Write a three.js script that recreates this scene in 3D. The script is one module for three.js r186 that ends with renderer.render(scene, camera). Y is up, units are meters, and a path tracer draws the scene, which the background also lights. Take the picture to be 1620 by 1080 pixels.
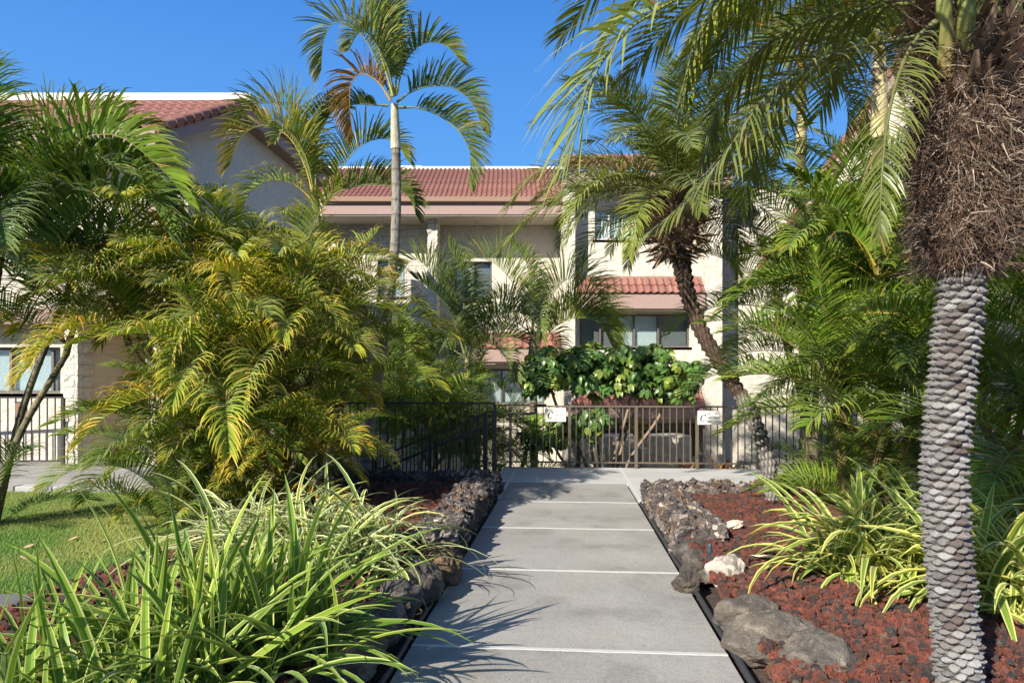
import * as THREE from 'three';
import { mergeGeometries } from 'three/addons/utils/BufferGeometryUtils.js';
import { RoundedBoxGeometry } from 'three/addons/geometries/RoundedBoxGeometry.js';
import { ImprovedNoise } from 'three/addons/math/ImprovedNoise.js';

// ---------------------------------------------------------------- camera, sky, sun, exposure
const scene = new THREE.Scene();
const EYE = 1.45, FOCAL = 1080, HORIZON = 608, MIDDLE = 810;      // picture units of the 1620 x 1080 photograph
const camera = new THREE.PerspectiveCamera(2 * Math.atan(540 / FOCAL) * 180 / Math.PI, 1.5, 0.1, 900);
camera.position.set(0, EYE, 0);
camera.lookAt(0, EYE, -10);
camera.setViewOffset(1620, 1080, 0, -(HORIZON - 540), 1620, 1080);

const renderer = new THREE.WebGLRenderer({ antialias: true });
renderer.toneMapping = THREE.LinearToneMapping;
renderer.toneMappingExposure = 2;
renderer.shadowMap.enabled = true;

const SUN = new THREE.Vector3(-0.92, .88, 1.12).normalize();
const sun = new THREE.DirectionalLight(new THREE.Color().setRGB(1, 0.94, 0.825), 5);
sun.position.copy(SUN).multiplyScalar(60).add(new THREE.Vector3(0, 0, -9));
sun.target.position.set(0, 0, -9);
sun.castShadow = true;
Object.assign(sun.shadow.camera, { left: -22, right: 22, top: 22, bottom: -22, near: 1, far: 130 });
sun.shadow.mapSize.set(4096, 4096);
scene.add(sun, sun.target);

{ // clear blue sky: deep overhead, paler towards the horizon, a little brighter round the sun
  const W = 512, H = 256, data = new Float32Array(W * H * 4);
  const stops = [[-90, .28, .36, .44], [0, .27, .40, .58], [10, .125, .29, .55], [18, .068, .215, .505], [30, .036, .145, .415], [55, .046, .118, .30], [90, .05, .105, .24]];
  for (let j = 0; j < H; j++) {
    const el = ((j + .5) / H - .5) * 180;
    let k = 0; while (k < stops.length - 2 && el > stops[k + 1][0]) k++;
    const a = stops[k], b = stops[k + 1], t = (el - a[0]) / (b[0] - a[0]);
    for (let i = 0; i < W; i++) {
      const az = ((i + .5) / W - .5) * 2 * Math.PI, ce = Math.cos(el * Math.PI / 180);
      const dot = Math.cos(az) * ce * SUN.x + Math.sin(el * Math.PI / 180) * SUN.y + Math.sin(az) * ce * SUN.z;
      const glow = .35 * Math.pow(Math.max(0, dot), 12), o = (j * W + i) * 4;
      for (let c = 0; c < 3; c++) data[o + c] = .93 * (a[1 + c] + (b[1 + c] - a[1 + c]) * t) + glow;
      data[o + 3] = 1;
    }
  }
  const sky = new THREE.DataTexture(data, W, H, THREE.RGBAFormat, THREE.FloatType);
  sky.mapping = THREE.EquirectangularReflectionMapping;
  sky.magFilter = THREE.LinearFilter; sky.needsUpdate = true;
  scene.background = sky; scene.environment = sky;
}

// ---------------------------------------------------------------- helpers
let seed = 7;
function rnd() { seed = (seed + 0x6D2B79F5) | 0; let t = Math.imul(seed ^ (seed >>> 15), 1 | seed); t = (t + Math.imul(t ^ (t >>> 7), 61 | t)) ^ t; return ((t ^ (t >>> 14)) >>> 0) / 4294967296; }
const rr = (a, b) => a + (b - a) * rnd(), jit = (a) => (rnd() * 2 - 1) * a, pick = (l) => l[Math.floor(rnd() * l.length)];
const RAD = Math.PI / 180, mix = (a, b, t) => a + (b - a) * t, clamp = (x, a = 0, b = 1) => Math.min(b, Math.max(a, x));
const V = (x, y, z) => new THREE.Vector3(x, y, z), UP = V(0, 1, 0);
const perlin = new ImprovedNoise(), noise = (x, y, z) => perlin.noise(x, y, z);
const at = (u, v, D) => V((u - MIDDLE) / FOCAL * D, EYE - (v - HORIZON) / FOCAL * D, -D);       // a point of the place at depth D
const TH = 4.6 * RAD, P = (a, d, y = 0) => V(a * Math.cos(TH) + d * Math.sin(TH), y, a * Math.sin(TH) - d * Math.cos(TH)); // path frame: a across, d along
const lin = (r, g, b) => new THREE.Color().setRGB(r, g, b);

const used = new Map();
function numbered(n) { const k = used.get(n) ?? 0; used.set(n, k + 1); return k ? n + '_' + String(k).padStart(3, '0') : n; }
function tag(o, label, category, group, kind) {
  o.userData.label = label; o.userData.category = category;
  if (group) o.userData.group = group; if (kind) o.userData.kind = kind;
  return o;
}
function thing(name, label, category, pos = V(0, 0, 0), turn = 0, group, kind) {
  const g = new THREE.Group(); g.name = numbered(name); g.position.copy(pos); g.rotation.y = turn; scene.add(g);
  return tag(g, label, category, group, kind);
}
function mesh(name, geo, mat, parent = scene) {
  const m = new THREE.Mesh(geo, mat); m.name = parent === scene ? numbered(name) : name; parent.add(m); return m;
}
function structure(name, geo, mat, label, category) {
  const m = mesh(name, geo, mat); m.userData.kind = 'structure';
  if (label) { m.userData.label = label; m.userData.category = category; }
  return m;
}
const box = (w, h, d, x = 0, y = 0, z = 0) => new THREE.BoxGeometry(w, h, d).translate(x, y, z);
const box2 = (x0, x1, y0, y1, z0, z1) => box(x1 - x0, y1 - y0, z1 - z0, (x0 + x1) / 2, (y0 + y1) / 2, (z0 + z1) / 2);
const rbox = (w, h, d, r = .01) => new RoundedBoxGeometry(w, h, d, 1, r);
function merge(list) { return mergeGeometries(list.map((g) => { const n = g.index ? g.toNonIndexed() : g; for (const k of Object.keys(n.attributes)) if (!['position', 'normal', 'uv'].includes(k)) n.deleteAttribute(k); return n; })); }
function metreUV(geo) {                                            // uv in metres, by the way each face points
  const g = geo.index ? geo.toNonIndexed() : geo, p = g.attributes.position, uv = new Float32Array(p.count * 2);
  const a = V(), b = V(), c = V();
  for (let i = 0; i < p.count; i += 3) {
    a.fromBufferAttribute(p, i); b.fromBufferAttribute(p, i + 1).sub(a); c.fromBufferAttribute(p, i + 2).sub(a); b.cross(c);
    const ax = Math.abs(b.x), ay = Math.abs(b.y), az = Math.abs(b.z);
    for (let k = 0; k < 3; k++) {
      a.fromBufferAttribute(p, i + k);
      const [s, t] = ay >= ax && ay >= az ? [a.x, a.z] : ax > az ? [a.z, a.y] : [a.x, a.y];
      uv[(i + k) * 2] = s; uv[(i + k) * 2 + 1] = t;
    }
  }
  g.setAttribute('uv', new THREE.BufferAttribute(uv, 2)); return g;
}
function bar(p, q, w, h = w) {                                     // a square bar from p to q
  const d = q.clone().sub(p), L = d.length(), g = new THREE.BoxGeometry(w, h, L);
  return g.applyMatrix4(new THREE.Matrix4().lookAt(q, p, Math.abs(d.y) > .95 * L ? V(0, 0, 1) : UP).setPosition(p.clone().add(q).multiplyScalar(.5)));
}
const tube = (pts, r, seg = 16, rad = 7) => new THREE.TubeGeometry(new THREE.CatmullRomCurve3(pts), seg, r, rad);

// ---- periodic noise textures
function lattice(n, s0) { const k = seed; seed = s0; const l = Float32Array.from({ length: n * n }, rnd); seed = k; return l; }
const lats = new Map();
function vnoise(u, v, n, s) {
  const key = n * 1000 + s; if (!lats.has(key)) lats.set(key, lattice(n, key)); const l = lats.get(key);
  const x = u * n, y = v * n, xi = Math.floor(x), yi = Math.floor(y), fx = x - xi, fy = y - yi, sx = fx * fx * (3 - 2 * fx), sy = fy * fy * (3 - 2 * fy);
  const g = (i, j) => l[((j % n + n) % n) * n + ((i % n + n) % n)];
  return mix(mix(g(xi, yi), g(xi + 1, yi), sx), mix(g(xi, yi + 1), g(xi + 1, yi + 1), sx), sy);
}
function fbm(u, v, n, oct, s) { let t = 0, a = .5, w = 0; for (let k = 0; k < oct; k++, n *= 2, a *= .5) { t += a * vnoise(u, v, n, s + k); w += a; } return t / w; }
function texture(size, fn, metres = 1, srgb = true) {
  const d = new Uint8Array(size * size * 4);
  for (let j = 0; j < size; j++) for (let i = 0; i < size; i++) {
    const c = fn(i / size, j / size), o = (j * size + i) * 4;
    for (let k = 0; k < 3; k++) { const x = clamp(Array.isArray(c) ? c[k] : c); d[o + k] = 255 * (srgb ? (x <= .0031308 ? 12.92 * x : 1.055 * Math.pow(x, 1 / 2.4) - .055) : x); }
    d[o + 3] = 255;
  }
  const t = new THREE.DataTexture(d, size, size); t.wrapS = t.wrapT = THREE.RepeatWrapping; t.magFilter = THREE.LinearFilter;
  if (srgb) t.colorSpace = THREE.SRGBColorSpace;
  t.repeat.set(1 / metres, 1 / metres); t.needsUpdate = true; return t;
}
const tint = (c, f) => c.map((x) => x * f);
const T = {
  concrete: texture(1024, (u, v) => { const b = fbm(u, v, 4, 5, 11), s = vnoise(u, v, 340, 21), s2 = vnoise(u, v, 150, 23), st = fbm(u, v, 9, 4, 31); let f = .72 + .42 * b + .22 * (s - .5) + .14 * (s2 - .5) - (st > .57 ? (st - .57) * .8 : 0) - (s > .86 ? .3 : 0) - (s2 > .93 ? .25 : 0); return tint(mixc([.295, .28, .255], [.275, .253, .22], clamp((fbm(u, v, 5, 4, 33) - .5) * 2.5)), f); }, 2.6),
  concreteBump: texture(512, (u, v) => .5 * vnoise(u, v, 250, 41) + .5 * fbm(u, v, 20, 3, 42), 1.1, false),
  landing: texture(512, (u, v) => { const b = fbm(u, v, 4, 5, 51), s = vnoise(u, v, 200, 52); return tint([.40, .39, .37], .78 + .34 * b + .12 * (s - .5)); }, 2.2),
  stucco: texture(512, (u, v) => { const b = fbm(u, v, 3, 4, 61), s = fbm(u, v, 60, 2, 62); return tint([.545, .495, .415], .86 + .2 * b + .12 * (s - .5)); }, 3.1),
  stuccoBump: texture(512, (u, v) => { const a = fbm(u, v, 14, 4, 71); return clamp(.5 + 1.6 * (a - .5)); }, 1.6, false),
  blockBump: texture(512, (u, v) => { const a = fbm(u, v, 16, 4, 81); const ju = Math.abs((u * 4) % 1 - .5), jv = Math.abs((v * 8) % 1 - .5); return clamp(.15 + a) * (jv > .46 || ju > .48 ? .25 : 1); }, 1.6, false),
  tan: texture(256, (u, v) => { const b = fbm(u, v, 4, 4, 91), s = fbm(u, v, 40, 2, 92); return tint([.60, .47, .31], .84 + .24 * b + .12 * (s - .5)); }, 2.3),
  soil: texture(512, (u, v) => { const b = fbm(u, v, 8, 5, 101), s = vnoise(u, v, 128, 102); return tint([.065, .045, .034], .5 + b + .5 * (s - .5)); }, 1.7),
  turf: texture(512, (u, v) => { const b = fbm(u, v, 5, 4, 111), s = vnoise(u, v, 128, 112), d = clamp((b - .5) * 3); return [mix(.10, .2, d) * (.7 + .6 * s), mix(.17, .21, d) * (.7 + .6 * s), mix(.025, .06, d) * (.7 + .6 * s)]; }, 2.1),
  lava: texture(512, (u, v) => { const b = fbm(u, v, 6, 5, 121), s = fbm(u, v, 40, 3, 122); const l = clamp((b - .52) * 5), p = s < .4 ? .45 : 1; return [mix(.07, .26, l) * p, mix(.06, .235, l) * p, mix(.057, .21, l) * p]; }, .8),
  lavaBump: texture(512, (u, v) => { const a = fbm(u, v, 20, 4, 131), b = vnoise(u, v, 70, 132); return clamp(a * .8 + (b > .62 ? -.3 : .1)); }, .5, false),
  boulder: texture(512, (u, v) => { const b = fbm(u, v, 5, 6, 141), s = vnoise(u, v, 170, 142), c = fbm(u, v, 12, 3, 143); return tint(mixc([.15, .135, .12], [.31, .275, .235], clamp((b - .38) * 3)), .75 + .4 * s + (c > .6 ? .3 : 0)); }, 1),
  bark: texture(512, (u, v) => { const b = fbm(u, v, 6, 5, 151), s = vnoise(u, v * 3, 64, 152); return tint([1, .97, .92], .45 + .6 * b + .3 * (s - .5)); }, 1),
};
function mixc(a, b, t) { return a.map((x, i) => mix(x, b[i], t)); }
const M = {
  concrete: new THREE.MeshStandardMaterial({ map: T.concrete, bumpMap: T.concreteBump, bumpScale: .003, roughness: .92 }),
  landing: new THREE.MeshStandardMaterial({ map: T.landing, bumpMap: T.concreteBump, bumpScale: .003, roughness: .92 }),
  joint: new THREE.MeshStandardMaterial({ color: lin(.45, .44, .415), bumpMap: T.concreteBump, bumpScale: .004, roughness: .95 }),
  stucco: new THREE.MeshStandardMaterial({ map: T.stucco, bumpMap: T.stuccoBump, bumpScale: .02, roughness: .95 }),
  block: new THREE.MeshStandardMaterial({ map: T.stucco, bumpMap: T.blockBump, bumpScale: .05, roughness: .95 }),
  tan: new THREE.MeshStandardMaterial({ map: T.tan, bumpMap: T.blockBump, bumpScale: .012, roughness: .95 }),
  mauve: new THREE.MeshStandardMaterial({ color: lin(.30, .205, .18), bumpMap: T.stuccoBump, bumpScale: .003, roughness: .8 }),
  cap: new THREE.MeshStandardMaterial({ color: lin(.56, .54, .50), roughness: .8 }),
  gutter: new THREE.MeshStandardMaterial({ color: lin(.30, .185, .13), roughness: .55 }),
  soil: new THREE.MeshStandardMaterial({ map: T.soil, bumpMap: T.lavaBump, bumpScale: .03, roughness: 1 }),
  turf: new THREE.MeshStandardMaterial({ map: T.turf, roughness: 1 }),
  fence: new THREE.MeshStandardMaterial({ color: lin(.105, .082, .055), roughness: .5 }),
  blackAndShadedFence: new THREE.MeshStandardMaterial({ color: lin(.035, .024, .018), roughness: .45 }),  // black metal, and bronze rails with their shade put into the colour
  hose: new THREE.MeshStandardMaterial({ color: lin(.03, .032, .036), roughness: .55 }),
  glass: new THREE.MeshPhysicalMaterial({ color: lin(.9, .95, .95), transmission: 1, roughness: .03, thickness: 0, ior: 1.5 }),
  frame: new THREE.MeshStandardMaterial({ color: lin(.10, .085, .075), roughness: .5 }),
  paleFrame: new THREE.MeshStandardMaterial({ color: lin(.55, .53, .5), roughness: .5 }),
  blind: new THREE.MeshStandardMaterial({ color: lin(.78, .80, .80), roughness: .7 }),
  greyBlind: new THREE.MeshStandardMaterial({ color: lin(.26, .25, .25), roughness: .7 }),
  curtain: new THREE.MeshStandardMaterial({ color: lin(.72, .71, .68), roughness: .9 }),
  room: new THREE.MeshStandardMaterial({ color: lin(.42, .38, .33), roughness: .9 }),
  red: new THREE.MeshStandardMaterial({ color: lin(.55, .02, .025), roughness: .45 }),
  timber: new THREE.MeshStandardMaterial({ color: lin(.20, .105, .06), roughness: .7 }),
};
const tileMats = [[.24, .105, .078], [.21, .09, .068], [.26, .118, .088], [.195, .085, .068], [.245, .098, .072]].map((c) => new THREE.MeshStandardMaterial({ color: lin(...c), bumpMap: T.stuccoBump, bumpScale: .002, roughness: .78 }));

// ---------------------------------------------------------------- ground, terrace, path
structure('ground', new THREE.PlaneGeometry(800, 800).rotateX(-Math.PI / 2).translate(0, -1.6, 0), new THREE.MeshStandardMaterial({ map: (() => { const t = T.soil.clone(); t.repeat.set(400, 400); t.needsUpdate = true; return t; })(), roughness: 1 }), 'brown soil of the lower garden beyond the railings', 'ground');
{
  const s = new THREE.Shape([[-14, -6], [14, -6], [14, 12.02], [-1.12, 12.02], [-1.12, 9.95], [-4.3, 9.95], [-4.3, 13.4], [-14, 13.4]].map(([a, d]) => { const p = P(a, d); return new THREE.Vector2(p.x, -p.z); }));
  const g = metreUV(new THREE.ExtrudeGeometry(s, { depth: 1.56, bevelEnabled: false }).rotateX(-Math.PI / 2).translate(0, -1.61, 0));
  structure('terrace', g, M.soil, 'brown soil terrace under the walkway and the planting beds', 'terrain');
}
const PW = .86, joints = [.6, 2.17, 3.74, 5.33, 6.89, 8.45, 10.06];
{
  const path = new THREE.Group(); path.name = 'footpath'; path.userData = { kind: 'structure', label: 'grey concrete footpath of square slabs with pale joints', category: 'path' }; scene.add(path);
  const flat = (a0, a1, d0, d1, y0, y1) => { const s = new THREE.Shape([[a0, d0], [a1, d0], [a1, d1], [a0, d1]].map(([a, d]) => { const p = P(a, d); return new THREE.Vector2(p.x, -p.z); })); return metreUV(new THREE.ExtrudeGeometry(s, { depth: y1 - y0 - .006, bevelEnabled: true, bevelThickness: .003, bevelSize: -.003, bevelOffset: 0, bevelSegments: 1 }).rotateX(-Math.PI / 2).translate(0, y0 + .003, 0)); };
  const J = .011;
  for (let k = 0; k + 1 < joints.length; k++) {
    const g = flat(-PW, PW, joints[k] + J, joints[k + 1] - J, -.1, 0), uv = g.attributes.uv, du = rr(0, 5), dv = rr(0, 5);
    for (let i = 0; i < uv.count; i++) uv.setXY(i, uv.getX(i) + du, uv.getY(i) + dv);
    mesh('slab', g, M.concrete, path);
    if (k) { // pale mortar joint, a little uneven in width
      const s = new THREE.Shape(), pts = []; for (let i = 0; i <= 40; i++) pts.push([mix(-PW, PW, i / 40), joints[k] + J + .004 + .006 * noise(i * .7, k * 3.1, 5)]); for (let i = 40; i >= 0; i--) pts.push([mix(-PW, PW, i / 40), joints[k] - J - .004 + .006 * noise(i * .7, k * 3.1, 9)]);
      pts.forEach(([a, d], i) => { const p = P(a, d); i ? s.lineTo(p.x, -p.z) : s.moveTo(p.x, -p.z); });
      mesh('mortar_joint', metreUV(new THREE.ExtrudeGeometry(s, { depth: .05, bevelEnabled: false }).rotateX(-Math.PI / 2).translate(0, -.0465, 0)), M.joint, path);
    }
  }
  // landing at the head of the path, in lighter concrete
  const ends = [[-1.1, -.885], [-.845, .905], [.935, 2.6], [2.622, 4.6], [4.622, 7]];
  for (const [a0, a1] of ends) mesh('slab', flat(a0, a1, a0 > .9 ? 8.72 : 10.083, 11.98, -.1, .0015), M.landing, path);
  for (const a of [-.865, .92]) mesh('mortar_joint', flat(a - .022, a + .022, a > 0 ? 8.72 : 8.6, 11.98, -.05, .0045), M.joint, path);
  mesh('mortar_joint', flat(-.845, .9, 10.047, 10.095, -.05, .0045), M.joint, path);
  for (const a of [2.611, 4.611]) mesh('mortar_joint', flat(a - .013, a + .013, 8.72, 11.98, -.05, -.002), M.joint, path);
}

// ---------------------------------------------------------------- lawn, left walkway, bed soil
const polyGeo = (pts, y0, y1) => metreUV(new THREE.ExtrudeGeometry(new THREE.Shape(pts.map(([x, D]) => new THREE.Vector2(x, D))), { depth: y1 - y0, bevelEnabled: false }).rotateX(-Math.PI / 2).translate(0, y0, 0));
const lawnPts = [[-13, 4.62], [-3.2, 4.66], [-2.9, 5.1], [-2.75, 5.9], [-2.9, 6.9], [-3.5, 7.8], [-3.9, 8.7], [-4.1, 9.12], [-13, 9.12]];
structure('lawn', polyGeo(lawnPts, -.05, 0), M.turf, 'green mown lawn beside the left building walkway', 'lawn');
const inside = (pts, x, y) => { let r = false; for (let i = 0, j = pts.length - 1; i < pts.length; j = i++) { const [a, b] = pts[i], [c, d] = pts[j]; if ((b > y) !== (d > y) && x < (c - a) * (y - b) / (d - b) + a) r = !r; } return r; };
{
  const tuft = new THREE.BufferGeometry(), pos = [];
  for (let k = 0; k < 6; k++) { const a = k * 1.05 + jit(.4), h = rr(.018, .036), w = .0022, x = jit(.014), z = jit(.014), lx = Math.cos(a) * h * .7, lz = Math.sin(a) * h * .7, px = -Math.sin(a) * w, pz = Math.cos(a) * w; pos.push(x - px, 0, z - pz, x + px, 0, z + pz, x + lx, h, z + lz); }
  tuft.setAttribute('position', new THREE.Float32BufferAttribute(pos, 3)); tuft.computeVertexNormals();
  const n = 52000, grass = new THREE.InstancedMesh(tuft, new THREE.MeshPhysicalMaterial({ color: 0xffffff, roughness: .8, transmission: .25, thickness: 0, side: THREE.DoubleSide }), n);
  const m = new THREE.Matrix4(), q = new THREE.Quaternion(), c = new THREE.Color();
  for (let i = 0; i < n;) {
    const x = rr(-7.6, -2.7), D = 4.6 + 4.55 * Math.pow(rnd(), 1.15); if (!inside(lawnPts, x, D)) continue;
    const s = rr(.7, 1.35); m.compose(V(x, 0, -D), q.setFromAxisAngle(UP, rr(0, 6.3)), V(s, s, s)); grass.setMatrixAt(i, m);
    const f = clamp(.3 + 1.3 * noise(x * .9, D * .9, 3) + jit(.35)); grass.setColorAt(i, c.setRGB(mix(.14, .36, f), mix(.27, .38, f), mix(.03, .09, f))); i++;
  }
  grass.name = 'grass'; scene.add(tag(grass, 'short green grass blades of the sunlit lawn', 'grass', null, 'stuff'));
}
{
  const w = new THREE.Group(); w.name = 'walkway'; w.userData = { kind: 'structure', label: 'grey concrete walkway in front of the left building', category: 'walkway' }; scene.add(w);
  let x = -9; while (x < -4.4) { const L = 1.6; mesh('slab', metreUV(rbox(L - .015, .12, 2.9, .008).translate(x + L / 2, .015, -10.9)), M.concrete, w); x += L; }
  x = -9; while (x < -4.3) { const L = rr(.2, .3); mesh('paver', metreUV(rbox(L - .012, .13 + jit(.01), .2, .012).translate(x + L / 2, .005, -9.33 + jit(.012))), pick([M.concrete, M.landing]), w); x += L; }
}
structure('kerb', metreUV(rbox(9, .14, .26, .02).translate(-7.0, -.01, -4.42)), new THREE.MeshStandardMaterial({ color: lin(.4, .42, .45), map: T.concrete, bumpMap: T.concreteBump, bumpScale: .004, roughness: .95 }), 'low concrete kerb at the near edge of the lawn', 'kerb');  // concrete tint darkened and cooled, painting in the shade on the kerb
const bedPts = [[-3.2, 1.5], [-1.0, 1.5], [-.86, 4], [-.72, 5.2], [-.45, 5.5], [-.2, 8.95], [-3.9, 9.2], [-3.75, 8.6], [-2.9, 7.2], [-2.7, 5.6], [-2.95, 4.2]];
structure('planting_bed', polyGeo(bedPts, -.05, .13), M.soil, 'dark soil bed between the lawn and the footpath', 'bed');
structure('gravel_bed', polyGeo([[1.13, 1.2], [9, 1.2], [9.5, 8.1], [2.0, 8.25], [1.62, 5.8], [1.38, 4.2]], -.05, .14), new THREE.MeshStandardMaterial({ color: lin(3.2, 1.6, 1.3), map: T.soil, bumpMap: T.lavaBump, bumpScale: .03, roughness: 1 }), 'soil bed under the red cinder gravel', 'bed');

// ---------------------------------------------------------------- lava stone
function rockGeo(r, s, detail = 2, rough = .3, freq = 1.6, squash = [1, 1, 1]) {
  const g = new THREE.IcosahedronGeometry(1, detail), p = g.attributes.position, v = V();
  for (let i = 0; i < p.count; i++) {
    v.fromBufferAttribute(p, i);
    const k = 1 + rough * (noise(v.x * freq + s, v.y * freq, v.z * freq) + .5 * noise(v.x * freq * 2.3, v.y * freq * 2.3 + s, v.z * freq * 2.3) + .3 * noise(v.x * freq * 5, v.y * freq * 5, v.z * freq * 5 + s));
    v.multiplyScalar(k); v.x *= squash[0] * r; v.y *= squash[1] * r; v.z *= squash[2] * r; p.setXYZ(i, v.x, v.y, v.z);
  }
  g.computeVertexNormals(); return g;
}
const lavaMat = (k, l) => new THREE.MeshStandardMaterial({ color: lin(...k), map: (() => { const t = T.lava.clone(); t.repeat.set(l, l); t.needsUpdate = true; return t; })(), bumpMap: (() => { const t = T.lavaBump.clone(); t.repeat.set(l, l); t.needsUpdate = true; return t; })(), bumpScale: .02, roughness: .95 });
const lavaMats = [lavaMat([1.6, 1.5, 1.45], 1.2), lavaMat([1.25, 1.15, 1.1], .9), lavaMat([2.3, 2.1, 1.9], 1), lavaMat([1.7, 1.25, .9], 1.1), lavaMat([1, .93, .9], 1)];
const pebbles = []; for (let k = 0; k < 10; k++) pebbles.push(rockGeo(1, k * 7.3, 2, .75, 1.5));
function lavaWall(name, label, runs, spacing, lump) {
  const w = thing(name, label, 'wall');
  for (const [a0, a1, d0, d1, h, face] of runs) {
    // rough core
    const na = Math.ceil((a1 - a0) / .06), nd = Math.ceil((d1 - d0) / .06), g = new THREE.BoxGeometry(a1 - a0, h, d1 - d0, na, 5, nd), p = g.attributes.position;
    for (let i = 0; i < p.count; i++) {
      const a = p.getX(i), y = p.getY(i) + h / 2, d = p.getZ(i), A = a + (a0 + a1) / 2, Dd = d + (d0 + d1) / 2;
      const k = .05 * noise(A * 9, y * 9, Dd * 9) + .03 * noise(A * 22, y * 22, Dd * 22);
      const q = P(A + k + .03 * noise(Dd * 2.2, y * 5, 4), Dd + .05 * noise(A * 9, y * 9 + 7, Dd * 9), y > .01 ? y + .045 * noise(A * 7, 3, Dd * 7) + .03 * noise(A * 19, 3, Dd * 19) : y - .03);
      p.setXYZ(i, q.x, q.y, q.z);
    }
    g.computeVertexNormals(); mesh('mortar_core', metreUV(g), lavaMats[1], w);
    const put = (A, Dd, y, s) => {
      const m = mesh('lava_stone', pick(pebbles), pick(lavaMats), w); m.position.copy(P(A, Dd, y)); m.rotation.set(rr(0, 6), rr(0, 6), rr(0, 6));
      m.scale.set(s * rr(.8, 1.3), s * rr(.6, 1), s * rr(.8, 1.3));
    };
    for (let A = a0 + .05; A < a1 - .02; A += spacing) for (let Dd = d0 + .04; Dd < d1; Dd += spacing) put(A + jit(spacing * .4), Dd + jit(spacing * .4), h - .012 + jit(.012), spacing * lump * rr(.75, 1.2));
    if (face) for (let Dd = d0 + .04; Dd < d1; Dd += spacing * 1.25) for (let y = .04; y < h - .03; y += spacing * 1.1) put((face > 0 ? a1 - .02 : a0 + .02) + jit(.012), Dd + jit(.03), y + jit(.02), spacing * lump * rr(.7, 1.15));
  }
  return w;
}
lavaWall('lava_rock_wall', 'low rough lava rock border wall along the left of the footpath, below dark railing', [[-1.26, -.93, 5.35, 9.3, .24, 1], [-3.3, -1.26, 8.98, 9.3, .23, 0]], .115, .56);
lavaWall('lava_rock_wall', 'low mortared lava rock border wall along the right of the footpath, edging red gravel', [[.95, 1.34, 5.75, 8.6, .235, -1], [1.34, 3.6, 8.28, 8.6, .22, 0]], .125, .5);

const boulderMat = (k, s = 1) => new THREE.MeshStandardMaterial({ color: lin(...k), map: (() => { const t = T.boulder.clone(); t.repeat.set(2 * s, 1.4 * s); t.needsUpdate = true; return t; })(), bumpMap: (() => { const t = T.lavaBump.clone(); t.repeat.set(3 * s, 2 * s); t.needsUpdate = true; return t; })(), bumpScale: .008, roughness: .9 });
for (const [u, v, D, sx, sy, sz, sd, col, label, rough] of [
  [1100, 886, 5.5, .17, .14, .2, 3, [.42, .4, .39], 'dark rounded boulder at the near end of the right lava wall', .25],
  [1106, 926, 5.1, .13, .14, .15, 8, [.5, .46, .42], 'knobbly dark grey boulder behind the white rock beside the footpath', .45],
  [1085, 962, 4.8, .08, .09, .1, 14, [.45, .4, .35], 'small brown stone wedged beside the footpath hose', .4],
  [1150, 946, 4.72, .15, .15, .13, 21, [1.9, 1.85, 1.75], 'small whitish pitted rock among the right boulders', .4],
  [1182, 1022, 4.0, .16, .15, .22, 27, [.62, .57, .52], 'angular grey boulder between the white rock and the large boulder', .35],
  [1222, 1062, 3.65, .21, .17, .27, 33, [.78, .73, .66], 'largest pale grey boulder at the bottom of the right border', .3],
  [1290, 1120, 3.3, .2, .16, .2, 36, [.7, .66, .6], 'grey boulder half out of frame at the bottom right border', .3],
  [700, 905, 5.05, .15, .17, .2, 41, [.8, .58, .38], 'brown boulder at the near end of the left lava wall', .35],
  [668, 955, 4.55, .15, .16, .2, 47, [.5, .46, .43], 'dark boulder under the variegated plant beside the footpath', .35],
  [632, 1000, 4.15, .14, .15, .18, 53, [.45, .43, .41], 'pitted dark boulder beside the left footpath hose', .4],
  [592, 1040, 3.75, .16, .16, .2, 59, [.65, .61, .57], 'grey boulder below the variegated leaves at the bottom left border', .3],
  [548, 1085, 3.4, .17, .15, .18, 61, [.8, .76, .72], 'pale boulder at the bottom edge of the left border', .35],
]) {
  const b = mesh('boulder', rockGeo(1, sd, 9, rough * .85, .95, [sx * .95, sy * .9, sz * .9]), boulderMat(col.map((x) => x * (sd === 21 ? 1 : .78)))); const p = at(u, v, D); b.position.set(p.x, Math.max(p.y, sy * .55) + (sd === 21 ? .05 : u < 800 ? .035 : 0), p.z); b.rotation.y = sd; tag(b, label, 'boulder', 'boulders edging the footpath');
}
for (const [side, label, d0, d1] of [[-1, 'black irrigation hose along the left edge of the footpath', 2.4, 6.1], [1, 'black irrigation hose along the right edge of the footpath', 2.4, 8.4]]) {
  const pts = []; for (let d = d0; d <= d1; d += .25) pts.push(P(side * (PW + .035) + .012 * noise(d * 1.3, side * 4, 2), d, .008 + .006 * noise(d, 8, side)));
  tag(mesh('irrigation_hose', tube(pts, .018, 90, 8), M.hose), label, 'hose', 'irrigation hoses');
}
{
  const s = thing('sprinkler_riser', 'small black sprinkler riser among the right boulders', 'sprinkler', at(1123, 958, 4.75).setY(.1));
  mesh('pipe', new THREE.CylinderGeometry(.009, .009, .18, 10).translate(0, .09, 0), M.hose, s);
  mesh('nozzle', new THREE.LatheGeometry([[0, .17], [.017, .17], [.017, .2], [.013, .205], [.016, .21], [.016, .235], [.008, .245], [0, .246]].map(([x, y]) => new THREE.Vector2(x, y)), 14), new THREE.MeshStandardMaterial({ color: lin(.03, .05, .07), roughness: .4 }), s);
}
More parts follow.
